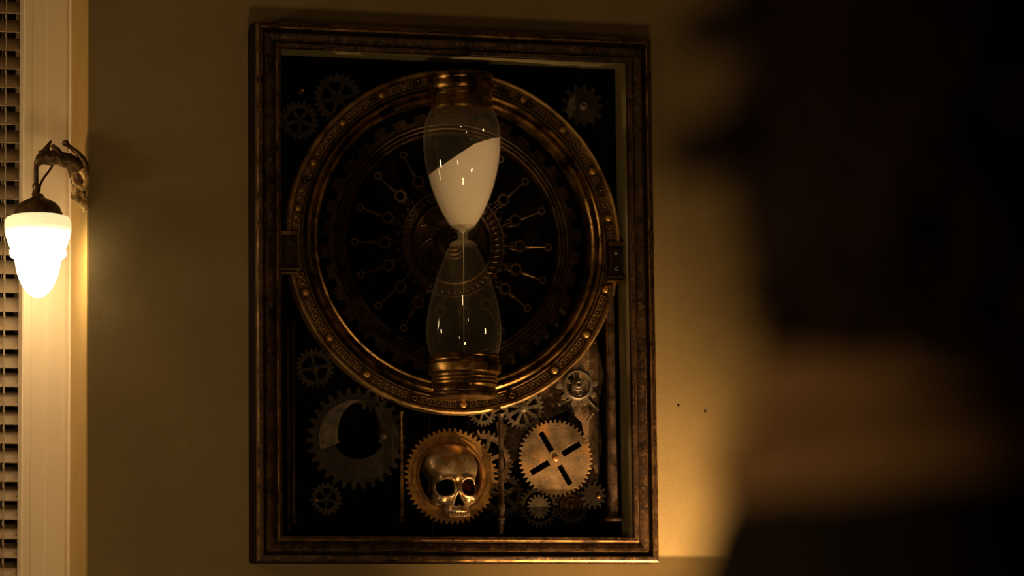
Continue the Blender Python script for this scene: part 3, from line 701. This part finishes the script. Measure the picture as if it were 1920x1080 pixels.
hub_disc(kw, c, [(22.5, -.0615), (23.5, -.066), (26, -.067), (28.5, -.065), (29.5, -.0615)], 'iron_grey', 'rim', 48)
post(c, .01, -.055, kw)
# spoked gears peeping out below the ring
def spoked(name, px, py, rr, rt, n, y0, m, ns, ph=0, ri=None, ro=None, wsp=7, label=None):
    ri = ri or rr*.26; ro = ro or rr*.78
    g, c = gear(name, px, py, rr, rt, n, y0, y0+.007, m, [[lambda c: spoke_windows(c.x, c.z, ri*K, ro*K, ns, wsp*K, ph)]], ph=.05, label=label)
    hub_disc(g, c, [(0, y0-.004), (rr*.13, y0-.004), (rr*.2, y0-.001), (rr*.22, y0+.001)], m); post(c, .006, y0+.006, g); return g, c
spoked('spoked_gear', 981, 765, 36, 42, 26, -.046, 'iron_grey', 9, .12, 10, 30, 8, 'grey spoked gear half hidden under the ring')
spoked('spoked_gear', 905, 772, 23, 28, 22, -.036, 'iron_grey', 6, .3, 6, 17, 4)
spoked('spoked_gear', 905, 866, 53, 60, 34, -.030, 'rust_dark', 7, .35, 14, 44, 8)
spoked('spoked_gear', 944, 928, 36, 42, 26, -.022, 'iron', 5, .5, 12, 27, 9)
# small gears at the bottom right
g, c = gear('ring_gear', 1011, 950, 34, 40, 26, -.044, -.037, 'iron', [lambda c: circ(c.x, c.z, 28*K, 40)])
post(Vector((c.x+.04, 0, c.z)), .003, -.038, g); 
g, c = gear('pinion', 1011, 950, 18, 24, 16, -.046, -.034, 'iron_grey'); post(c, .008, -.035, g)
g, c = gear('disc_gear', 1071, 949, 29, 34, 24, -.044, -.037, 'iron'); hub_disc(g, c, [(0, -.052), (4, -.051), (6, -.047), (12, -.046), (13, -.049), (15, -.049), (16, -.046), (19, -.046), (21, -.0495), (24, -.049), (25.5, -.044)], 'bronze_dark'); post(c, .01, -.038, g)
g, c = gear('pinion', 1113, 929, 19, 27, 13, -.050, -.043, 'iron'); post(c, .008, -.044, g)
q = P(1123, 931, -.054); bm = bmesh.new(); bmesh.ops.create_uvsphere(bm, u_segments=16, v_segments=10, radius=4.5*K, matrix=Matrix.Translation((q.x, -.0515, q.z))); ob('rivet', bm, 'copper', g, 'copper rivet', smooth=True)
# big crescent gear lower left
cg = P(668, 822, -.048)
bm = bmesh.new()
inner = []
for i in range(22):   # hole with inner teeth on its upper right
    for f, dr in ((0, 0), (.25, 0), (.3, -9 if i in (0, 1, 2, 3, 4, 20, 21) else 0), (.75, -9 if i in (0, 1, 2, 3, 4, 20, 21) else 0)):
        a = 2*PI*(i+f)/22; inner.append((cg.x+4*K+(52+dr)*K*math.cos(a), cg.z+14*K+(52+dr)*K*math.sin(a)))
plate(bm, [gear_loop(cg.x, cg.z, 83*K, 95*K, 30, .05, .52), inner], -.048, -.040)
g = ob('crescent_gear', bm, 'iron', box_root, 'large dark gear with an off-centre opening', bevel=.0008)
bm = bmesh.new(); lo = []
for k in range(25): a = math.radians(78+k*(120/24)); lo.append((cg.x+72*K*math.cos(a), cg.z+72*K*math.sin(a)))
for k in range(25): a = math.radians(198-k*(120/24)); lo.append((cg.x+(18+ 54*math.cos(a))*K, cg.z+(10+62*math.sin(a))*K))
plate(bm, [lo], -.054, -.0482); ob('lit_crescent_plate', bm, 'iron_grey', g, 'grey crescent plate shaped to the lit sliver of the gear', bevel=.0006)  # paler crescent painted where the gear catches light
bm = bmesh.new(); tube(bm, [(cg.x+38*K, -.050, cg.z+60*K), (cg.x+50*K, -.050, cg.z+25*K), (cg.x+48*K, -.050, cg.z+5*K)], [.012, .013, .014], 10); bmesh.ops.create_icosphere(bm, subdivisions=2, radius=.014, matrix=Matrix.Translation((cg.x+49*K, -.052, cg.z+8*K)))
ob('pawl_arm', bm, 'iron', g, smooth=True)
for a in (1.0, 2.9, 4.6): post(Vector((cg.x+74*K*math.cos(a), 0, cg.z+74*K*math.sin(a))), .005, -.041, g)
# small linkages and gears in the dark corners
spoked('spoked_gear', 590, 690, 32, 38, 22, -.036, 'iron', 4, .2, 8, 24, 6)
spoked('spoked_gear', 634, 184, 42, 48, 24, -.030, 'iron', 6, .2, 11, 31, 7)
spoked('spoked_gear', 562, 226, 32, 38, 20, -.036, 'iron', 5, .9, 8, 23, 7)
spoked('spoked_gear', 612, 935, 26, 31, 18, -.032, 'iron', 5, .9, 7, 19, 5)
g, c = gear('notched_gear', 1093, 198, 32, 42, 13, -.044, -.036, 'iron'); hub_disc(g, c, [(2.4, -.044), (2.4, -.052), (4.5, -.055), (7, -.053), (8, -.048), (9, -.044)], 'iron_grey'); post(c, .01, -.037, g)
for px, py in ((567, 170), (594, 938), (718, 748)):
    q = P(px, py, -.03); bm = bmesh.new(); lathe(bm, [(0, -.034), (.003, -.0335), (.0052, -.030), (.0055, BK-.0002)], (q.x, 0, q.z), 'Y', 16); ob('bolt_head', bm, 'stud', box_root, smooth=True)
# rusty backing plate lower right
bm = bmesh.new(); A = []
for px, py in ((930, 792), (968, 800), (1010, 740), (1035, 700), (1075, 662), (1118, 640), (1130, 700), (1122, 760), (1128, 830), (1120, 905), (1085, 920), (1100, 850), (1090, 790), (1070, 770), (1040, 778), (1000, 800), (985, 850), (960, 870), (940, 850)):
    q = P(px, py, -.02); A.append((q.x+random.uniform(-.003, .003), q.z+random.uniform(-.003, .003)))
plate(bm, [A], -.021, -.0135); bp_ = ob('rusted_plate', bm, 'rust_dark', box_root, 'flaking rusted backing plate', bevel=.001)
bm = bmesh.new()
q0, q1, q2 = P(1048, 757, -.03), P(1092, 738, -.03), P(1122, 770, -.03)
tube(bm, [q0, q1, q2], .0035, 8); bmesh.ops.create_icosphere(bm, subdivisions=2, radius=.007, matrix=Matrix.Translation(q0))
q3 = P(1100, 790, -.03); q4 = P(1112, 775, -.03); tube(bm, [q3, q4], .003, 8)
ob('link_rod', bm, 'iron_grey', box_root, smooth=True)
bm = bmesh.new(); A = []
for px, py in ((1068, 184), (1078, 178), (1080, 206), (1070, 222), (1062, 210)): q = P(px, py, -.048); A.append((q.x, q.z))
plate(bm, [A], -.048, -.0445); ob('lug', bm, 'iron_grey', box_root, bevel=.0008)

# columns
def column(name, px, y0, y1, r, Y, m, base=True, top=True, label=None, low=0):
    a = P(px, y0, Y); b = P(px, y1, Y); h = a.z-b.z
    pr = []
    if base: pr += [(0, -.004), (r*2.3, -.004), (r*2.4, .0), (r*2.2, .005), (r*1.35, .008), (r*1.2, .014), (r*1.25, .02)]
    else: pr += [(0, 0), (r, .0)]
    if low: pr += [(r*1.15, low*.2), (r*1.2, low*.42), (r*1.7, low*.46), (r*1.7, low*.50), (r*1.05, low*.54), (r*1.1, low*.62), (r*1.55, low*.72), (r*1.6, low*.84), (r*1.3, low*.95), (r*1.0, low)]
    pr += [(r, h*.5), (r*.92, h-.012)]
    if top: pr += [(r*1.1, h-.008), (r*1.5, h-.004), (r*1.8, h), (0, h)]
    else: pr += [(0, h)]
    bm = bmesh.new(); lathe(bm, pr, (b.x, Y, b.z), 'Z', 28); return ob(name, bm, m, box_root, label, smooth=True, angle=40)
column('side_column', 551, 590, 978, .0072, -.045, 'bronze_dark', top=False)
column('side_column', 1149, 528, 975, .0115, -.055, 'column', top=False)
column('thin_column', 754, 772, 976, .0042, -.062, 'bronze', low=.03)
column('thin_column', 941, 776, 1000, .0062, -.072, 'column', low=.075, top=True, base=False)
for px, a, b in ((805, 775, 815), (842, 778, 812), (878, 778, 812), (882, 962, 1003), (812, 968, 1004)):
    q0 = P(px, a, -.030); q1 = P(px, b, -.030); bm = bmesh.new(); tube(bm, [q0, q1], .0022, 8); ob('thin_rod', bm, 'bronze_dark', box_root, smooth=True)
bm = bmesh.new(); plate(bm, [[(P(548, 600, -.03).x-.014, P(548, 610, -.03).z), (P(548, 600, -.03).x-.008, P(548, 610, -.03).z), (P(548, 600, -.03).x-.008, IZ0+.005), (P(548, 600, -.03).x-.014, IZ0+.005)]], -.035, BK-.0002); ob('side_strip', bm, 'bronze_dark', box_root)
q = P(1118, 650, -.03)

# ------------------------------------------------------------ hourglass
HY = -.160
hc = P(868, 440, HY); HK = K*.985
hg = root('hourglass', (hc.x, HY, P(868, 745, HY).z), 'large hourglass with bronze ribbed caps and white sand, mounted over the ringed dial', 'hourglass')
def hprof(l): return [(r*HK, P(868, y, HY).z) for r, y in l]
HC = (hc.x, HY, 0)
gp = [(50, 200), (58, 206), (64, 215), (69, 228), (72, 243), (73.5, 262), (73, 280), (70.5, 302), (66, 325), (59.5, 350), (50, 376), (40, 398), (30, 415), (24, 423), (21, 427), (16, 430), (10, 434), (8.5, 440), (8.5, 446), (10, 450), (16, 453), (21, 456), (25, 461), (32, 474), (41, 495), (51, 522), (59, 548), (65, 573), (69, 597), (71, 620), (70, 638), (67, 655), (62, 668), (52, 674)]
bm = bmesh.new(); lathe(bm, hprof(gp), HC, 'Z', 96)
ob('glass_bulbs', bm, 'glass', hg, 'clear dusty glass double bulb', smooth=True, angle=60)
bm = bmesh.new(); lathe(bm, hprof([(22, 419), (23, 422), (22, 425.5), (18, 427), (14, 429.5), (11.5, 433), (9.6, 438), (9.4, 446), (11, 450), (16, 452), (22, 454), (24.5, 457), (25.5, 460)]), HC, 'Z', 48)
ob('glass_neck', bm, 'neckglass', hg, 'thick glass neck with flared shoulders', smooth=True, angle=60)
# sand
sp = [(0, 240)]+[(r-1.3, y) for r, y in gp if 240 <= y <= 424]+[(17, 426), (8, 430), (5, 436), (0, 437)]
bm = bmesh.new(); lathe(bm, hprof(sp), HC, 'Z', 96)
for (ax, ay, bx_, by_) in ((807, 326, 872, 284), (872, 284, 943, 259)):
    pa, pb_ = P(ax, ay, HY), P(bx_, by_, HY); d = (pb_-pa).normalized(); nrm = Vector((-d.z, 0, d.x)).normalized()
    if nrm.z < 0: nrm = -nrm
    nrm = (nrm+Vector((0, .05, 0))).normalized()
    res = bmesh.ops.bisect_plane(bm, geom=bm.verts[:]+bm.edges[:]+bm.faces[:], plane_co=pa, plane_no=nrm, clear_outer=True)
    ed = [e for e in res['geom_cut'] if isinstance(e, bmesh.types.BMEdge)]
    bmesh.ops.contextual_create(bm, geom=ed)
ob('sand', bm, 'sand', hg, 'white sand', smooth=True, angle=30)
bm = bmesh.new(); a, b = P(868, 432, HY), P(870, 668, HY)
tube(bm, [a, P(869, 455, HY), P(869.5, 520, HY), b], [.0022, .0011, .0008, .0005], 8); ob('sand_stream', bm, 'sand', hg, 'thin falling stream of sand', smooth=True)
bm = bmesh.new(); lathe(bm, hprof([(0, 662), (14, 665), (30, 668), (44, 670), (0, 670)]), HC, 'Z', 48); 
ob('sand_heap', bm, 'bronze_dark', hg, 'dark floor of the lower bulb', smooth=True)
top = [(0, 140), (56, 140), (60, 142), (61, 146), (57, 149), (56, 153), (59, 156), (62, 160), (62.5, 166), (60, 171), (56.5, 173), (56.5, 178), (58, 180), (57, 182), (58.5, 185), (59.5, 189), (57, 192), (57.5, 195), (59, 198), (60, 204), (58, 208), (50, 208), (0, 208)]
bm = bmesh.new(); lathe(bm, hprof(top), HC, 'Z', 96); ob('top_cap', bm, 'bronze', hg, 'ribbed dark bronze cap', smooth=True, angle=32)
bot = [(0, 666), (60, 666), (65, 667), (66.5, 670), (64, 673), (66, 676), (66, 678), (63.5, 681), (68.5, 684), (69.5, 690), (68.5, 699), (66, 702), (61, 704), (61, 707), (63, 709), (61, 711), (61, 714), (63, 716), (60.5, 718), (60.5, 721), (62.5, 723), (60, 726), (58, 729), (59.5, 733), (59, 736), (63, 738), (64, 742), (62, 746), (0, 746)]
bm = bmesh.new(); lathe(bm, hprof(bot), HC, 'Z', 96)
ob('bottom_cap', bm, 'bronze', hg, 'ribbed dark bronze cap', smooth=True, angle=32)
for py in (172, 722):   # brackets that carry the caps on the ring
    z = P(868, py, HY).z; bm = bmesh.new(); box(bm, (hc.x-.03, HY+.04, z-.012), (hc.x+.03, -.0747, z+.012)); ob('bracket', bm, 'bronze_dark', hg, bevel=.002)
bm = bmesh.new(); q = P(866, 725, HY); bmesh.ops.create_uvsphere(bm, u_segments=16, v_segments=10, radius=.004, matrix=Matrix.Translation((q.x, HY-61*HK, q.z))); ob('cap_screw', bm, 'copper', hg, smooth=True)

# ------------------------------------------------------------ dents in the wall plaster, drawn as small dark discs
for px, py in ((1272, 760), (1322, 771)):
    q = P(px, py, 0); bm = bmesh.new(); lathe(bm, [(.0, -.0008), (.002, -.0012), (.003, -.0008), (.0034, 0)], (q.x, 0, q.z), 'Y', 12)
    o = ob('wall_dent', bm, 'iron', None)
    tag(o, 'tiny dark dent in the wall, '+('nearer the frame' if px < 1300 else 'farther from the frame'), 'wall dent')

# ------------------------------------------------------------ person in the foreground
def ray_pt(px, py, dist):
    d = CR @ Vector(((px-960)/F_PX, -(py-540)/F_PX, -1)); return CAM+d*dist
hp = ray_pt(1700, 540, 2.3); PX, PY = hp.x, hp.y
person = root('person', (PX, PY, 0), 'dark out-of-focus person seen from behind, with dark curly hair, brown scarf and black coat', 'person')
person.rotation_euler = (0, 0, -math.radians(13))
def skin_mesh(joints, edges, rootj, sub=2):
    me = D.meshes.new('tmp'); names = list(joints); me.from_pydata([joints[k][0] for k in names], [(names.index(a), names.index(b)) for a, b in edges], [])
    o = D.objects.new('tmp', me); COL.objects.link(o); sk_ = o.modifiers.new('s', 'SKIN'); sk_.use_smooth_shade = True
    for i, k in enumerate(names):
        r = joints[k][1]; d = me.skin_vertices[0].data[i]; d.radius = (r, r) if not isinstance(r, tuple) else r; d.use_root = (k == rootj)
    if sub: ss = o.modifiers.new('u', 'SUBSURF'); ss.levels = sub
    dg = bpy.context.evaluated_depsgraph_get(); dg.update()
    m2 = D.meshes.new_from_object(o.evaluated_get(dg)); D.objects.remove(o); D.meshes.remove(me); return m2
J = {'pelvis': ((0, 0, .90), (.115, .09)), 'waist': ((0, 0, 1.03), (.105, .085)), 'chest': ((0, 0, 1.16), (.115, .09)), 'upper': ((0, -.005, 1.235), (.10, .08)),
     'neck': ((0, -.005, 1.36), .058), 'neck2': ((0, .005, 1.45), .054), 'head': ((0, .015, 1.56), .075)}
E_ = [('pelvis', 'waist'), ('waist', 'chest'), ('chest', 'upper'), ('upper', 'neck'), ('neck', 'neck2'), ('neck2', 'head')]
for s_, n_ in ((-1, 'l'), (1, 'r')):
    J.update({'sh'+n_: ((s_*.160, 0, 1.235), .046), 'el'+n_: ((s_*.225, -.02, 1.02), .040), 'wr'+n_: ((s_*.235, .06, .80), .027), 'pa'+n_: ((s_*.235, .075, .755), (.018, .034)), 'kn_'+n_: ((s_*.235, .088, .715), (.014, .036)),
              'hip'+n_: ((s_*.085, 0, .82), .072), 'kne'+n_: ((s_*.10, .01, .47), .055), 'ank'+n_: ((s_*.105, -.01, .09), .038), 'toe'+n_: ((s_*.12, .12, .045), .032)})
    E_ += [('upper', 'sh'+n_), ('sh'+n_, 'el'+n_), ('el'+n_, 'wr'+n_), ('wr'+n_, 'pa'+n_), ('pa'+n_, 'kn_'+n_), ('pelvis', 'hip'+n_), ('hip'+n_, 'kne'+n_), ('kne'+n_, 'ank'+n_), ('ank'+n_, 'toe'+n_)]
parts = [skin_mesh(J, E_, 'pelvis', 2)]
for s_ in (-1, 1):   # fingers and thumb, each a bent chain rooted in the palm
    for k, (dy, L_) in enumerate(((.112, .058), (.095, .066), (.078, .061), (.062, .048))):
        b = Vector((s_*.235, dy-.002, .735))
        parts.append(skin_mesh({'a': (b, .010), 'b': (b+Vector((0, .003, -.03)), .010), 'c': (b+Vector((-s_*.006, .006, -.03-L_*.5)), .0085), 'd': (b+Vector((-s_*.018, .006, -.03-L_)), .0065)}, [('a', 'b'), ('b', 'c'), ('c', 'd')], 'a', 1))
    b = Vector((s_*.232, .105, .775))
    parts.append(skin_mesh({'a': (b, .012), 'b': (b+Vector((-s_*.008, .028, -.018)), .011), 'c': (b+Vector((-s_*.012, .042, -.045)), .010), 'd': (b+Vector((-s_*.016, .046, -.066)), .007)}, [('a', 'b'), ('b', 'c'), ('c', 'd')], 'a', 1))
def head_bm():
    def ell(p, c, r):
        q = (p-np.array(c))/np.array(r); l = np.linalg.norm(q, axis=1); g_ = np.linalg.norm(q/np.array(r), axis=1)+1e-9; return l*(l-1)/g_
    def smin(a, b, k): h = np.clip(.5+.5*(b-a)/k, 0, 1); return b*(1-h)+a*h-k*h*(1-h)
    def sdf(p):   # centimetres, +y forward
        d = ell(p, (0, -1, 3.5), (7.4, 9.2, 8.2)); d = smin(d, ell(p, (0, 2.5, -3.5), (6.0, 6.0, 7.6)), 2)
        d = smin(d, ell(p, (0, 6.8, -9.3), (2.6, 2.2, 1.8)), 1.6)
        d = smin(d, ell(p, (0, 9.3, -2.6), (1.1, 1.9, 2.5)), .9); d = smin(d, ell(p, (0, 10.0, -4.1), (1.6, 1.2, .9)), .6)
        d = smin(d, ell(p, (0, 8.3, -6.4), (2.4, .9, .55)), .4); d = smin(d, ell(p, (0, 8.1, -7.4), (2.1, .9, .6)), .4)
        d = smin(d, ell(p, (0, 7.6, 1.6), (5.2, 1.3, .8)), .9)
        for s_ in (-1, 1):
            d = -smin(-d, ell(p, (s_*3.1, 9.2, 0), (1.9, 1.6, 1.2)), .7); d = smin(d, ell(p, (s_*3.1, 7.1, 0), (1.4, 1.3, 1.25)), .15)
            d = smin(d, ell(p, (s_*4.6, 6.0, -2.6), (2.0, 2.0, 1.7)), 1.5); d = smin(d, ell(p, (s_*7.6, -.6, -1.4), (.9, 1.9, 3.1)), .4)
        return d
    bm = bmesh.new(); bmesh.ops.create_icosphere(bm, subdivisions=5, radius=1); dirs = np.array([v.co[:] for v in bm.verts]); o_ = np.array((0., 0., -1.)); T = np.full(len(dirs), 18.)
    for _ in range(70): T = np.maximum(T-np.clip(sdf(o_+dirs*T[:, None]), 0, None)*.6, .5)
    for v, q in zip(bm.verts, o_+dirs*T[:, None]): v.co = Vector(q)*.0098+Vector((0, .012, 1.585))
    return bm
bm = head_bm()
for m_ in parts: bm.from_mesh(m_); D.meshes.remove(m_)
me = D.meshes.new('body'); bm.to_mesh(me); bm.free()
body_o = D.objects.new('body', me); COL.objects.link(body_o)
rm = body_o.modifiers.new('r', 'REMESH'); rm.mode = 'VOXEL'; rm.voxel_size = .0055; sm_ = body_o.modifiers.new('sm', 'SMOOTH'); sm_.iterations = 3
dg = bpy.context.evaluated_depsgraph_get(); dg.update(); me2 = D.meshes.new_from_object(body_o.evaluated_get(dg)); D.objects.remove(body_o); D.meshes.remove(me)
for p in me2.polygons: p.use_smooth = True
link('body', me2, 'skin', person)
def raw(name, me, m, label=None, parent=person):
    for p in me.polygons: p.use_smooth = True
    return link(name, me, m, parent, label)
def rawbm(name, bm, m, label=None, parent=person):
    me = D.meshes.new(name); bm.to_mesh(me); bm.free(); return raw(name, me, m, label, parent)
for s_ in (-1, 1):
    bm = bmesh.new(); bmesh.ops.create_uvsphere(bm, u_segments=16, v_segments=10, radius=.0120, matrix=Matrix.Translation((s_*.0304, .012+.0715, 1.585))); rawbm('eye', bm, 'eye')
# coat: torso, skirt and sleeves
bm = bmesh.new(); rows = []
for z, rx, ry in ((.50, .205, .175), (.62, .200, .168), (.78, .192, .158), (.90, .182, .145), (1.00, .160, .128), (1.08, .156, .124), (1.16, .165, .122), (1.21, .160, .112), (1.245, .140, .104), (1.285, .110, .095), (1.325, .088, .084)):
    rows.append([bm.verts.new((rx*math.cos(2*PI*k/40)*(1+.012*math.sin(7*2*PI*k/40)*(z < .95)), ry*math.sin(2*PI*k/40)-.004, z)) for k in range(40)])
for a, b in zip(rows, rows[1:]):
    for k in range(40): bm.faces.new((a[k], a[(k+1) % 40], b[(k+1) % 40], b[k]))
bm.faces.new(rows[0][::-1]); bm.faces.new(rows[-1])
for s_ in (-1, 1):
    pts = spline([(s_*.09, -.002, 1.215), (s_*.165, 0, 1.215), (s_*.205, -.008, 1.14), (s_*.228, -.02, 1.02), (s_*.238, .02, .90), (s_*.240, .052, .82)], 5)
    tube(bm, pts, [float(np.interp(q, [0, .2, .4, .6, 1], [.060, .064, .064, .058, .047])) for q in np.linspace(0, 1, len(pts))], 18)
me = D.meshes.new('coat'); bm.to_mesh(me); bm.free()
co = D.objects.new('tmp', me); COL.objects.link(co); rm = co.modifiers.new('r', 'REMESH'); rm.mode = 'VOXEL'; rm.voxel_size = .008; q_ = co.modifiers.new('s', 'SMOOTH'); q_.iterations = 6
dg = bpy.context.evaluated_depsgraph_get(); dg.update(); m3 = D.meshes.new_from_object(co.evaluated_get(dg)); D.objects.remove(co); D.meshes.remove(me)
m3.name = 'coat'; raw('coat', m3, 'coat', 'black wool coat')
bm = bmesh.new(); rows = []
for z, rx, ry in ((1.24, .150, .115), (1.285, .142, .115), (1.315, .130, .110), (1.342, .116, .102), (1.358, .106, .096), (1.356, .092, .084), (1.31, .080, .074)):
    rows.append([bm.verts.new((rx*math.cos(2*PI*k/40), ry*math.sin(2*PI*k/40)-.006, z+.008*math.cos(2*PI*k/40*2+1)*(z > 1.3))) for k in range(40)])
for a, b in zip(rows, rows[1:]):
    for k in range(40): bm.faces.new((a[k], a[(k+1) % 40], b[(k+1) % 40], b[k]))
rawbm('collar', bm, 'coat', 'turned-up black coat collar')
Jt = {'p': ((0, 0, .84), (.10, .09))}; Et = []
for s_, n_ in ((-1, 'l'), (1, 'r')):
    Jt.update({'h'+n_: ((s_*.088, 0, .74), .086), 'k'+n_: ((s_*.10, .01, .47), .075), 'f'+n_: ((s_*.105, -.005, .11), .062)}); Et += [('p', 'h'+n_), ('h'+n_, 'k'+n_), ('k'+n_, 'f'+n_)]
raw('trousers', skin_mesh(Jt, Et, 'p', 2), 'coat')
for s_ in (-1, 1):
    bm = bmesh.new(); lo = []
    for k in range(20):
        a = 2*PI*k/20; lo.append((s_*.114+.045*math.cos(a)*(1 if math.sin(a) > 0 else .85), .045+.13*math.sin(a)))
    rows = []
    for h, f, dy in ((.001, 1, 0), (.02, 1.04, 0), (.05, .95, 0), (.08, .75, -.02), (.12, .62, -.045)):
        rows.append([bm.verts.new((s_*.114+(x-s_*.114)*f*(1.0 if h < .06 else 1.1), .045+dy+(y-.045)*f*(1 if h < .06 else .62), h*(1 if y < .09 or h < .05 else .75))) for x, y in lo])
    for a, b in zip(rows, rows[1:]):
        for k in range(20): bm.faces.new((a[k], a[(k+1) % 20], b[(k+1) % 20], b[k]))
    bm.faces.new(rows[0][::-1]); bm.faces.new(rows[-1]); rawbm('shoe', bm, 'shoe')
# scarf: two soft folds round the neck
bm = bmesh.new()
for z0, R_, r_, tl in ((1.368, .088, .032, .010), (1.404, .072, .026, -.006)):
    NA, NB = 48, 14; rows = []
    for i in range(NA):
        a = 2*PI*i/NA; rw = []
        for k in range(NB):
            b = 2*PI*k/NB; rr = r_*(1+.12*noise.noise(Vector((a*2, b, z0*9)))); x = (R_*1.05+rr*math.cos(b))*math.cos(a); y = (R_*.92+rr*math.cos(b))*math.sin(a)-.004
            rw.append(bm.verts.new((x, y, z0+rr*math.sin(b)*.95+tl*math.cos(a)+.006*noise.noise(Vector((a*3, b*2, 3))))))
        rows.append(rw)
    for i in range(NA):
        A, B = rows[i], rows[(i+1) % NA]
        for k in range(NB): bm.faces.new((A[k], B[k], B[(k+1) % NB], A[(k+1) % NB]))
rawbm('scarf', bm, 'scarf', 'soft brown scarf wound round the neck')
# hair: a lumpy cap and many curled locks
bm = bmesh.new(); bmesh.ops.create_icosphere(bm, subdivisions=4, radius=1)
for v in list(bm.verts):
    d = v.co.normalized()
    if d.y > .45 and d.z < .35: continue
kill = [v for v in bm.verts if (v.co.y > .50 and v.co.z < .30)]
bmesh.ops.delete(bm, geom=kill, context='VERTS')
for v in bm.verts:
    d = v.co.normalized(); nz = noise.noise(d*3.2)*.010+noise.noise(d*8)*.006
    if d.z < 0: k_ = math.sqrt((1-min(abs(d.z), .995)**4)/(1-min(abs(d.z), .995)**2)); d = Vector((d.x*k_, d.y*k_, d.z))
    v.co = Vector((d.x*(.104+nz)+.010, -.004+d.y*(.112+nz), 1.585+d.z*(.132+nz if d.z > 0 else .158+nz)))
LOCKS = 330
for i in range(LOCKS):
    while True:
        d = Vector((random.gauss(0, 1), random.gauss(0, 1), random.gauss(0, 1))).normalized()
        if not (d.y > .45 and d.z < .3) and d.z > -.93: break
    kk = math.sqrt((1-abs(d.z)**4)/(1-d.z**2)) if d.z < 0 else 1
    p = Vector((kk*d.x*.100+.010, -.004+kk*d.y*.106, 1.585+d.z*(.126 if d.z > 0 else .150))); L_ = random.uniform(.03, .055)*(1.25 if d.x > .3 else 1); ph = random.uniform(0, 6); t1 = d.orthogonal().normalized(); t2 = d.cross(t1)
    pts = []
    for k in range(9):
        t = k/8; pts.append(p+d*(.004+L_*.42*t)+(t1*math.cos(ph+t*6)+t2*math.sin(ph+t*6))*.010*(.3+t)+Vector((0, 0, -.028*t*t)))
    tube(bm, pts, [.006, .0072, .0075, .0075, .007, .006, .005, .0038, .0016], 6)
for (x, z, L_) in ((-.098, 1.650, .034), (-.100, 1.572, .044), (-.092, 1.700, .02)):   # the locks that break the left outline
    for k_ in range(7):
        pts = [Vector((x+.01-L_*t-.004*k_*t, -.01+.012*(k_-3)+.006*math.sin(t*5+k_), z+.008*math.sin(t*4+k_)-.012*t*(k_ % 3))) for t in [q/7 for q in range(8)]]
        tube(bm, pts, [.011, .012, .012, .011, .009, .008, .006, .003], 7)
rawbm('hair', bm, 'hair', 'short dark tousled curls')

# ------------------------------------------------------------ chandeliers whose flames glint in the glass
def chandelier(loc, label):
    t = root('chandelier', (loc[0], loc[1], CEIL), label, 'chandelier')
    c = Vector(loc)
    bm = bmesh.new(); tube(bm, [(c.x, c.y, CEIL), (c.x, c.y, c.z-.1)], .008, 10); lathe(bm, [(0, -.16), (.02, -.15), (.035, -.11), (.02, -.06), (.012, 0), (.03, .03), (.012, .07), (0, .08)], c, 'Z', 24); ob('stem', bm, 'bronze', t, smooth=True)
    for i in range(6):
        a = 2*PI*i/6+.3; d = Vector((math.cos(a), math.sin(a), 0))
        bm = bmesh.new(); tube(bm, spline([c+Vector((0, 0, -.1)), c+d*.14+Vector((0, 0, -.17)), c+d*.28+Vector((0, 0, -.12)), c+d*.34+Vector((0, 0, -.03))], 5), .007, 8)
        lathe(bm, [(0, -.03), (.03, -.025), (.038, -.01), (.03, -.012), (0, -.015)], c+d*.34, 'Z', 20); ar = ob('arm', bm, 'bronze', t, smooth=True)
        bm = bmesh.new(); lathe(bm, [(0, -.015), (.011, -.015), (.011, .08), (0, .082)], c+d*.34, 'Z', 14); ob('candle', bm, 'candle', ar, smooth=True)
        bm = bmesh.new(); lathe(bm, [(0, .082), (.006, .086), (.009, .093), (.007, .101), (.003, .110), (0, .113)], c+d*.34, 'Z', 14); ob('flame', bm, 'flame', ar, smooth=True)
chandelier((1.05, -4.9, 2.95), 'bronze candle chandelier behind the viewer, to the right')
chandelier((-3.9, -2.9, 2.9), 'bronze candle chandelier beside the viewer, to the left')
